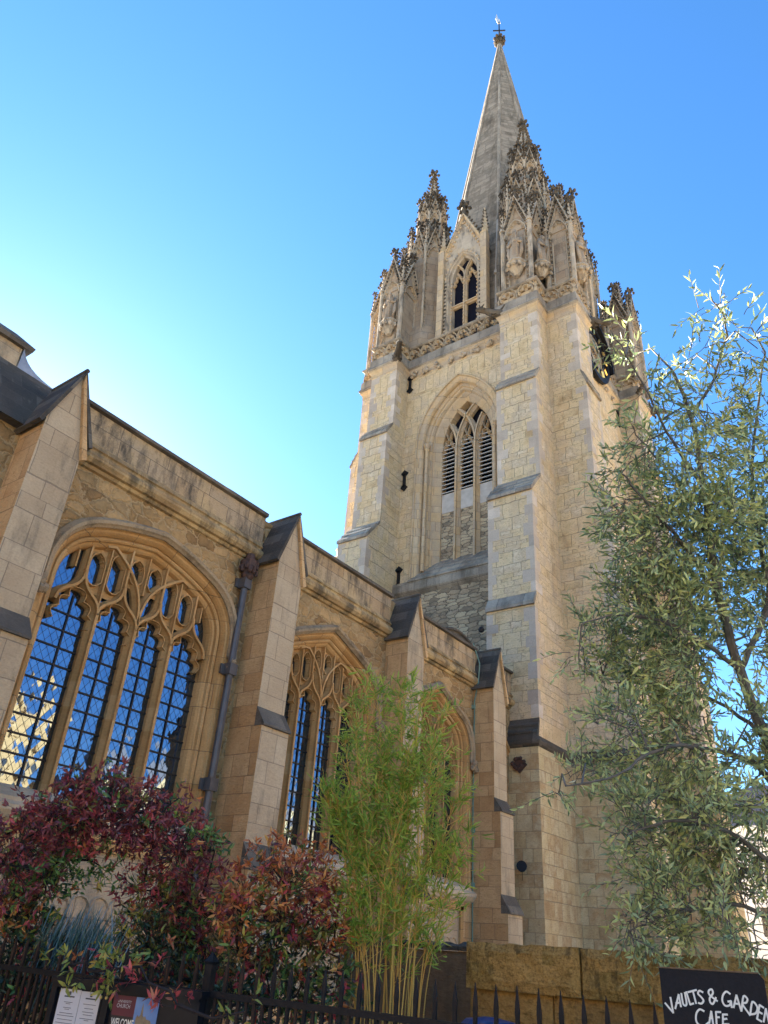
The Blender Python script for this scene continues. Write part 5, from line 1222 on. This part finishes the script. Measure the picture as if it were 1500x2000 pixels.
CANES=[ [(5.18,-6.69,1.28), (5.17,-6.70,2.20), (5.02,-6.73,3.09), (4.82,-6.71,3.61)], [(5.54,-6.41,1.36), (5.59,-6.55,2.43), (5.53,-6.67,3.09), (5.48,-6.76,3.45)], [(5.07,-6.53,1.37), (5.02,-6.56,2.53), (4.93,-6.61,3.08), (4.79,-6.63,3.52)], [(5.28,-5.98,1.23), (5.21,-5.97,2.58), (5.06,-6.05,3.37), (4.93,-6.06,3.73)], [(5.06,-6.19,1.25), (4.99,-6.11,2.18), (4.85,-6.06,2.75), (4.73,-6.03,3.12)], [(5.18,-6.20,1.25), (5.14,-6.20,2.38), (5.02,-6.27,3.13), (4.90,-6.27,3.52)], [(5.35,-6.25,1.27), (5.31,-6.25,2.40), (5.20,-6.26,2.97), (5.13,-6.32,3.36)], [(5.08,-6.18,1.26), (4.96,-6.04,2.11), (4.82,-5.93,2.52), (4.73,-5.86,2.66)], [(5.16,-6.56,1.28), (5.14,-6.58,2.37), (5.06,-6.70,3.10), (4.99,-6.77,3.44)], [(4.98,-6.43,1.29), (4.89,-6.33,2.17), (4.73,-6.26,2.79), (4.62,-6.25,3.16)], [(5.05,-6.67,1.31), (5.09,-6.75,2.19), (5.06,-6.85,2.75), (5.03,-6.92,3.04)], [(5.35,-6.30,1.26), (5.27,-6.19,2.21), (5.16,-6.15,2.72), (5.12,-6.21,3.03)], [(5.07,-6.26,1.26), (5.03,-6.18,1.84), (4.88,-6.06,2.35), (4.78,-5.98,2.55)], [(4.97,-6.46,1.27), (4.98,-6.49,2.18), (4.99,-6.61,2.67), (4.99,-6.72,2.97)], [(5.48,-6.30,1.27), (5.47,-6.27,1.88), (5.32,-6.17,2.59), (5.24,-6.18,2.98)], [(5.00,-6.35,1.28), (4.89,-6.20,2.00), (4.76,-6.11,2.44), (4.68,-6.05,2.61)], [(5.32,-6.66,1.32), (5.37,-6.74,2.02), (5.39,-6.87,2.51), (5.40,-6.97,2.80)] ]
# olive tree
M['olive'] = leafmat('olive_leaves', [(0, (0.137, 0.191, 0.086)), (.25, (0.253, 0.320, 0.146)), (.5, (0.409, 0.470, 0.208)), (.72, (0.605, 0.640, 0.224)), (.88, (0.720, 0.720, 0.259)), (1, (0.720, 0.720, 0.588))], .45, .14, 2.2, .45)
M['olivebark'] = plain('olive_bark', (.11, .095, .075), (.21, .185, .15), 14, .9, .5)
OT = thing('olive_tree', (6.4, -9.6, 0), 'silvery green olive tree filling the right side in front of the tower', 'tree')
b = B(); nodes = []
for L_ in OLIMB:
    pts = [Vector(p[:3]) for p in L_]; rs = [p[3] for p in L_]; q = []; r = []
    for i in range(len(pts)-1):
        for j in range(5):
            t = j/5; a0, a1, a2, a3 = pts[max(i-1, 0)], pts[i], pts[i+1], pts[min(i+2, len(pts)-1)]
            v = .5*(2*a1+(a2-a0)*t+(2*a0-5*a1+4*a2-a3)*t*t+(3*a1-a0-3*a2+a3)*t**3); q.append(v+rvec()*.008); r.append(lerp(rs[i], rs[i+1], t))
    q.append(pts[-1]); r.append(rs[-1]); b.tube(q, [x*.62+.001 for x in r], 7); nodes += q
lb = B()
for (x, y, z, r, den) in OLIVE:
    c = Vector((x, y, z)); near = min(nodes, key=lambda n: (n-c).length)
    if (near-c).length < 1.3:
        mid = near.lerp(c, .5)+Vector((0, 0, .06))+rvec()*.05; b.tube([near, mid, c], [.007, .005, .003], 5)
    away = (c-near); away = away.normalized() if away.length > .02 else rvec()
    for k in range(int(r*r*(1500 if z < 4.9 else 900)*den*random.uniform(.6, 1.4))+3):
        o = rvec()*r*(random.random()**.4)*.95; p0 = c+o*.9-away*.05; tip = (away*.55+rvec()*.75+o.normalized()*.25+Vector((0, 0, .12 if z > 4.5 else .1))).normalized()
        L2 = random.uniform(.10, .22); p1 = p0+tip*.04; bend = rvec()*.05; pts = [p1, p1+tip*L2*.5+bend*.5, p1+tip*L2+bend+Vector((0, 0, -.02))]
        b.tube([p0, pts[0], pts[1], pts[2]], [.003, .0025, .002, .001], 4, 0, False)
        n = random.randint(6, 10); sd_ = tip.orthogonal().normalized(); ang = random.uniform(0, 6.28)
        for j in range(n):
            t = (j+.6)/n; q = pts[0].lerp(pts[1], t*2) if t < .5 else pts[1].lerp(pts[2], t*2-1); a = ang+(j % 2)*math.pi+(j//2)*1.1
            side = Matrix.Rotation(a, 3, tip) @ sd_
            leaf(lb, q, tip*.8+side*.65+rvec()*.2, random.choice((.04, .05, .06, .068, .08))*random.uniform(.9, 1.1), random.uniform(.012, .020), 0, random.choice((.05, .15, .4)))
# bare grey twigs low in the crown
for k in range(120):
    p = Vector((random.uniform(5.3, 5.9), random.uniform(-9.35, -8.75), random.uniform(1.75, 2.2))); q = p+Vector((random.uniform(-.3, .3), random.uniform(-.3, .3), random.uniform(-.1, .45)))
    b.tube([p, p.lerp(q, .5)+rvec()*.08, q], [.003, .0025, .0015], 4, 0, False)
b.build('trunk', M['olivebark'], OT, fix=False); lb.build('crown', M['olive'], OT, fix=False)
# bamboo
M['bamboo'] = leafmat('bamboo_leaves', [(0, (0.120, 0.226, 0.030)), (.3, (0.217, 0.357, 0.045)), (.6, (0.348, 0.470, 0.067)), (.85, (0.544, 0.562, 0.090)), (1, (0.720, 0.562, 0.135))], .45, .35, 2.5, .4)
M['cane'] = plain('golden_bamboo_cane', (.55, .30, .06), (.68, .42, .09), 6, .4, 0, .4, 0, .8, (.30, .24, .06))
BT = thing('bamboo_clump', (5.2, -6.4, 0), 'feathery green bamboo with golden canes in front of the third window', 'bamboo')
cb = B(); lb = B()
def cane(base, pts, thick, nbr):
    pts = [Vector((5.2+(p[0]-5.2)*.8, -6.30+(p[1]+6.36)*.78, p[2])) for p in pts]; base = Vector((5.2+(base.x-5.2)*.8, -6.30+(base.y+6.36)*.85, 0)); g0 = Vector((base.x, base.y, .5)); P = [g0]+pts; q = []
    for i in range(len(P)-1):
        for j in range(6):
            t = j/6; a0, a1, a2, a3 = P[max(i-1, 0)], P[i], P[i+1], P[min(i+2, len(P)-1)]
            q.append(.5*(2*a1+(a2-a0)*t+(2*a0-5*a1+4*a2-a3)*t*t+(3*a1-a0-3*a2+a3)*t**3))
    q.append(P[-1]); n = len(q)
    cb.tube(q, [thick*(1-.8*i/n) for i in range(n)], 6)
    for i in range(2, n, 2): cb.blob(q[i], thick*(1-.8*i/n)*1.4, None, thick*.6, 0, 0, 6, 3)
    for k in range(nbr):
        t = random.uniform(.34, 1); i = min(n-2, int(t*(n-1))); p = q[i].lerp(q[i+1], random.random())
        d = Vector((random.uniform(-1, 1), random.uniform(-1, 1), random.uniform(.35, 1.3))).normalized(); L_ = random.choice((.12, .18, .22, .28, .42))*random.uniform(.8, 1.2)*(1.3-.7*t)
        tip = p+d*L_+Vector((0, 0, -.03)); mid = p.lerp(tip, .5)+Vector((0, 0, .03)); cb.tube([p, mid, tip], [.0028, .002, .001], 4, 0, False)
        for j in range(random.randint(5, 10)):
            u = random.uniform(.25, 1); s_ = p.lerp(tip, u)+rvec()*.012
            leaf(lb, s_, d*.75+rvec()*.75+Vector((0, 0, random.uniform(-.35, .25))), random.uniform(.05, .12), random.uniform(.008, .015), 0, .3)
for i, L_ in enumerate(CANES): cane(Vector((L_[0][0], L_[0][1], 0))+Vector((random.uniform(-.03, .03), random.uniform(-.03, .03), 0)), L_, .0095 if i < 4 else .006, 44)
for k in range(16):
    L_ = random.choice(CANES); dx, dy = random.uniform(-.12, .12), random.uniform(-.12, .12); sc = random.uniform(.6, .93)
    cane(Vector((L_[0][0]+dx*.6, L_[0][1]+dy*.6, 0)), [(x+dx*(.6+.3*j), y+dy*(.6+.3*j), 1.25+(z-1.25)*sc) for j, (x, y, z) in enumerate(L_)], random.uniform(.0035, .006), 26)
cb.build('canes', M['cane'], BT, fix=False); lb.build('leaves', M['bamboo'], BT, fix=False)
# shrubs with autumn colours: one material per leaf colour
LM = {'p': leafmat('purple_red_leaves', [(0, (0.088, 0.029, 0.029)), (.35, (0.189, 0.040, 0.043)), (.65, (0.315, 0.068, 0.058)), (.9, (0.504, 0.126, 0.059)), (1, (0.694, 0.253, 0.050))], .35, .2, 3, .5),
      'r': leafmat('crimson_leaves', [(0, (0.151, 0.026, 0.038)), (.5, (0.428, 0.065, 0.076)), (.85, (0.680, 0.119, 0.097)), (1, (0.750, 0.281, 0.086))], .35, .25, 3, .5),
      'o': leafmat('rust_orange_leaves', [(0, (0.166, 0.045, 0.033)), (.35, (0.430, 0.125, 0.051)), (.65, (0.720, 0.251, 0.074)), (.9, (0.720, 0.452, 0.116)), (1, (0.720, 0.603, 0.116))], .38, .25, 3, .45),
      'm': leafmat('mixed_autumn_leaves', [(0, (0.060, 0.062, 0.033)), (.3, (0.161, 0.098, 0.042)), (.5, (0.269, 0.197, 0.053)), (.7, (0.243, 0.281, 0.057)), (.88, (0.538, 0.337, 0.072)), (1, (0.430, 0.084, 0.084))], .38, .25, 4, .45),
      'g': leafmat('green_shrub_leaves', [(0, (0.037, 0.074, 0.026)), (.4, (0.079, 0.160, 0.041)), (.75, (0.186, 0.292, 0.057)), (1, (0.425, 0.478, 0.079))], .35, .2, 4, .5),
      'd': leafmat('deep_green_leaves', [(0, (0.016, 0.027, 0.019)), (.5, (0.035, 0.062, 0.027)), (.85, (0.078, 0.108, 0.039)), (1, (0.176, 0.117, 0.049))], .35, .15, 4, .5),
      'y': leafmat('yellow_green_leaves', [(0, (0.075, 0.120, 0.030)), (.4, (0.240, 0.270, 0.045)), (.75, (0.510, 0.435, 0.075)), (1, (0.540, 0.240, 0.060))], .38, .25, 4, .45)}
ORD = list(LM); LMS = [LM[k] for k in ORD]
M['twig'] = plain('dark_twigs', (.022, .016, .013), (.05, .036, .028), 20, .9, 0)
def shrub(name, loc, label, clusters, leafl, dens, roots):
    th = thing(name, loc, label, 'shrub', None); lb = B(); tb = B()
    known = [Vector(q) for q in roots]
    for (x, y, z, r, kd) in sorted(clusters, key=lambda q: min((Vector(q[:3])-Vector(w_)).length for w_ in roots)):
        c = Vector((x, y, z)); rt = min(known, key=lambda q: (q-c).length); mid = rt.lerp(c, .5)+rvec()*.06; known.append(c)
        tb.tube([rt, mid, c], [.011, .009, .006], 5, 0, False)
        for k in range(int(r*r*dens)):
            o = rvec()*r*(random.random()**.5)*random.choice((1.0, 1.1, 1.45)); p = c+o*.5; tip = (o.normalized()*.8+Vector((0, 0, .35))+rvec()*.4).normalized(); L_ = random.uniform(.06, .14); e = p+o*.5+tip*L_
            tb.tube([p, p+o*.4, e], [.003, .002, .001], 3, 0, False)
            kk = kd if random.random() < .66 else random.choice('pmgory' if kd != 'p' else 'prrmg')
            for j in range(random.randint(5, 8)):
                dv = (tip*.45+rvec()*.95+Vector((0, 0, -.12))).normalized(); leaf(lb, e-tip*L_*random.uniform(0, .7), dv, leafl*random.uniform(.65, 1.2), leafl*random.uniform(.24, .36), ORD.index(kk), .3)
    tb.build('stems', M['twig'], th, fix=False); lb.build('foliage', LMS, th, fix=False)
    return th
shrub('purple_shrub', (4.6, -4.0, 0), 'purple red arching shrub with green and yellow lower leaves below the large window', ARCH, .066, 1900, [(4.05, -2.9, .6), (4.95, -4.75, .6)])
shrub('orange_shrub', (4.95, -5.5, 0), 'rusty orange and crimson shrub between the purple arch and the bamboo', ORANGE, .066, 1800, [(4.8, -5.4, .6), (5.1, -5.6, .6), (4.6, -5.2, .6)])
# lavender-like blue grey blades under the arch
M['lav'] = leafmat('blue_grey_blades', [(0, (0.035, 0.084, 0.066)), (.4, (0.071, 0.143, 0.111)), (.7, (0.167, 0.262, 0.287)), (1, (0.286, 0.381, 0.464))], .6, .15, 3, .3)
LV = thing('lavender_clump', (4.15, -4.0, 0), 'soft blue green lavender spikes under the purple arch', 'lavender'); lb = B()
for k in range(1500):
    p = Vector((4.15+random.gauss(0, .12), -4.0+random.gauss(0, .22), random.uniform(1.0, 1.5))); d = Vector((random.gauss(.22, .16), random.gauss(-.12, .25), 1)).normalized()
    L_ = random.uniform(.18, .45); q = p+d*L_; s_ = d.orthogonal().normalized()*.003; s_ = Matrix.Rotation(random.uniform(0, 6.28), 3, d) @ s_
    m_ = p.lerp(q, .6)+Vector((.0, 0, .02)); lb.add([p-s_, p+s_, m_+s_*1.3, q, m_-s_*1.3], [(0, 1, 2, 4), (4, 2, 3)])
lb.build('blades', M['lav'], LV, fix=False)
# planting bed
M['soil'] = plain('dark_soil', (.018, .013, .009), (.04, .03, .02), 8, .95, .6)
b = B(); b.prism([(3.1, -2.4, .0), (4.7, -9.2, 0), (6.0, -9.2, 0), (6.0, -6.5, 0), (5.2, -2.4, 0)], [(3.3, -2.4, .62), (4.8, -9.2, .62), (6.0, -9.2, .62), (6.0, -6.5, .62), (5.2, -2.4, .62)]); tag(b.build('flower_bed', M['soil']), kind='structure')

# ------------------------------------------------------------------ buildings round the square
M['gold_ash'] = stone('golden_ashlar', [(.28, .18, .085), (.36, .25, .125), (.42, .31, .17)], mortar=(.3, .2, .1), bw=.9, bh=.4, mw=.008, st_amt=.4, stain=(.15, .12, .09), pits=.2)
M['render'] = plain('pale_painted_wall', (.68, .66, .62), (.78, .76, .72), 1.2, .8, .05)
M['pane'] = plain('dark_window_pane', (.02, .025, .03), (.04, .045, .05), 1, .08, 0, .6)
M['tile'] = plain('grey_roof_slates', (.10, .10, .11), (.16, .15, .15), 4, .8, .3)
def block(name, label, x0, x1, y0, y1, h, m, face, storeys, bays, pinn=0, roof=2.0, cat='building'):
    th = thing(name, ((x0+x1)/2, (y0+y1)/2, 0), label, cat)
    b = B(); b.box(x0, x1, y0, y1, 0, h); b.box(x0-.15, x1+.15, y0-.15, y1+.15, h-.9, h-.7); b.box(x0-.12, x1+.12, y0-.12, y1+.12, h, h+.15); b.build('wall', m, th)
    if roof:
        b = B(); b.prism([(x0+.6, y0+.6, h), (x1-.6, y0+.6, h), (x1-.6, y1-.6, h), (x0+.6, y1-.6, h)], [(x0+3, (y0+y1)/2-.1, h+roof), (x1-3, (y0+y1)/2-.1, h+roof), (x1-3, (y0+y1)/2+.1, h+roof), (x0+3, (y0+y1)/2+.1, h+roof)]); b.build('roof', M['tile'], th)
    for f in face:
        a0, a1 = (x0, x1) if f in 'ns' else (y0, y1)
        fy = {'n': y0, 's': y1, 'w': x1, 'e': x0}[f]; o = {'n': -1, 's': 1, 'w': 1, 'e': -1}[f]
        for st_ in range(storeys):
            for k in range(bays):
                u = lerp(a0, a1, (k+.5)/bays); z0 = 1.2+st_*(h-1.5)/storeys; z1 = z0+(h-1.5)/storeys*.55; hw = .55
                pt = lambda a, z, d: (a, fy+o*d, z) if f in 'ns' else (fy+o*d, a, z)
                w_ = B()
                for q in ((u-hw-.12, u-hw, z0, z1+.12), (u+hw, u+hw+.12, z0, z1+.12), (u-hw, u+hw, z1, z1+.12), (u-hw-.15, u+hw+.15, z0-.15, z0), (u-.05, u+.05, z0, z1)): w_.hexa([pt(q[0], q[2], .004), pt(q[1], q[2], .004), pt(q[1], q[2], .1), pt(q[0], q[2], .1), pt(q[0], q[3], .004), pt(q[1], q[3], .004), pt(q[1], q[3], .1), pt(q[0], q[3], .1)])
                wo_ = w_.build('window', m, th); p_ = B(); p_.quad(pt(u-hw, z0, .02), pt(u+hw, z0, .02), pt(u+hw, z1, .02), pt(u-hw, z1, .02)); p_.build('pane', M['pane'], wo_, fix=False)
        if pinn:
            b = B()
            for k in range(pinn+1):
                u = lerp(a0, a1, k/pinn); c = (u, fy) if f in 'ns' else (fy, u)
                b.box(c[0]-.35, c[0]+.35, c[1]-.35, c[1]+.35, h-1, h+1.2); b.prism([(c[0]-.4, c[1]-.4, h+1.2), (c[0]+.4, c[1]-.4, h+1.2), (c[0]+.4, c[1]+.4, h+1.2), (c[0]-.4, c[1]+.4, h+1.2)], [(c[0]-.04, c[1]-.04, h+3.4), (c[0]+.04, c[1]-.04, h+3.4), (c[0]+.04, c[1]+.04, h+3.4), (c[0]-.04, c[1]+.04, h+3.4)])
            b.build('pinnacles', m, th)
    return th
block('college_building', 'golden pinnacled college range across the square, seen only as a window reflection', 6, 32, -58, -46, 15.5, M['gold_ash'], 's', 3, 8, 8, 4)
block('library_building', 'grey stone library range across the square right of the pinnacled college', 36, 74, -52, -40, 11, M['tower_low'], 's', 2, 9, 0, 4)
block('town_house', 'pale painted house far behind the olive branches at the right edge', 50, 62, -9, 9, 9.2, M['render'], 'en', 3, 5, 0, 3)
block('street_house', 'stone street house beyond the pale house at the right edge', 56, 74, -24, -10.5, 7.5, M['gold_ash'], 'en', 2, 5, 0, 3)
block('east_range', 'stone college range behind the viewer on the left', -60, -30, -40, 10, 12, M['gold_ash'], 'w', 3, 10, 0, 3)
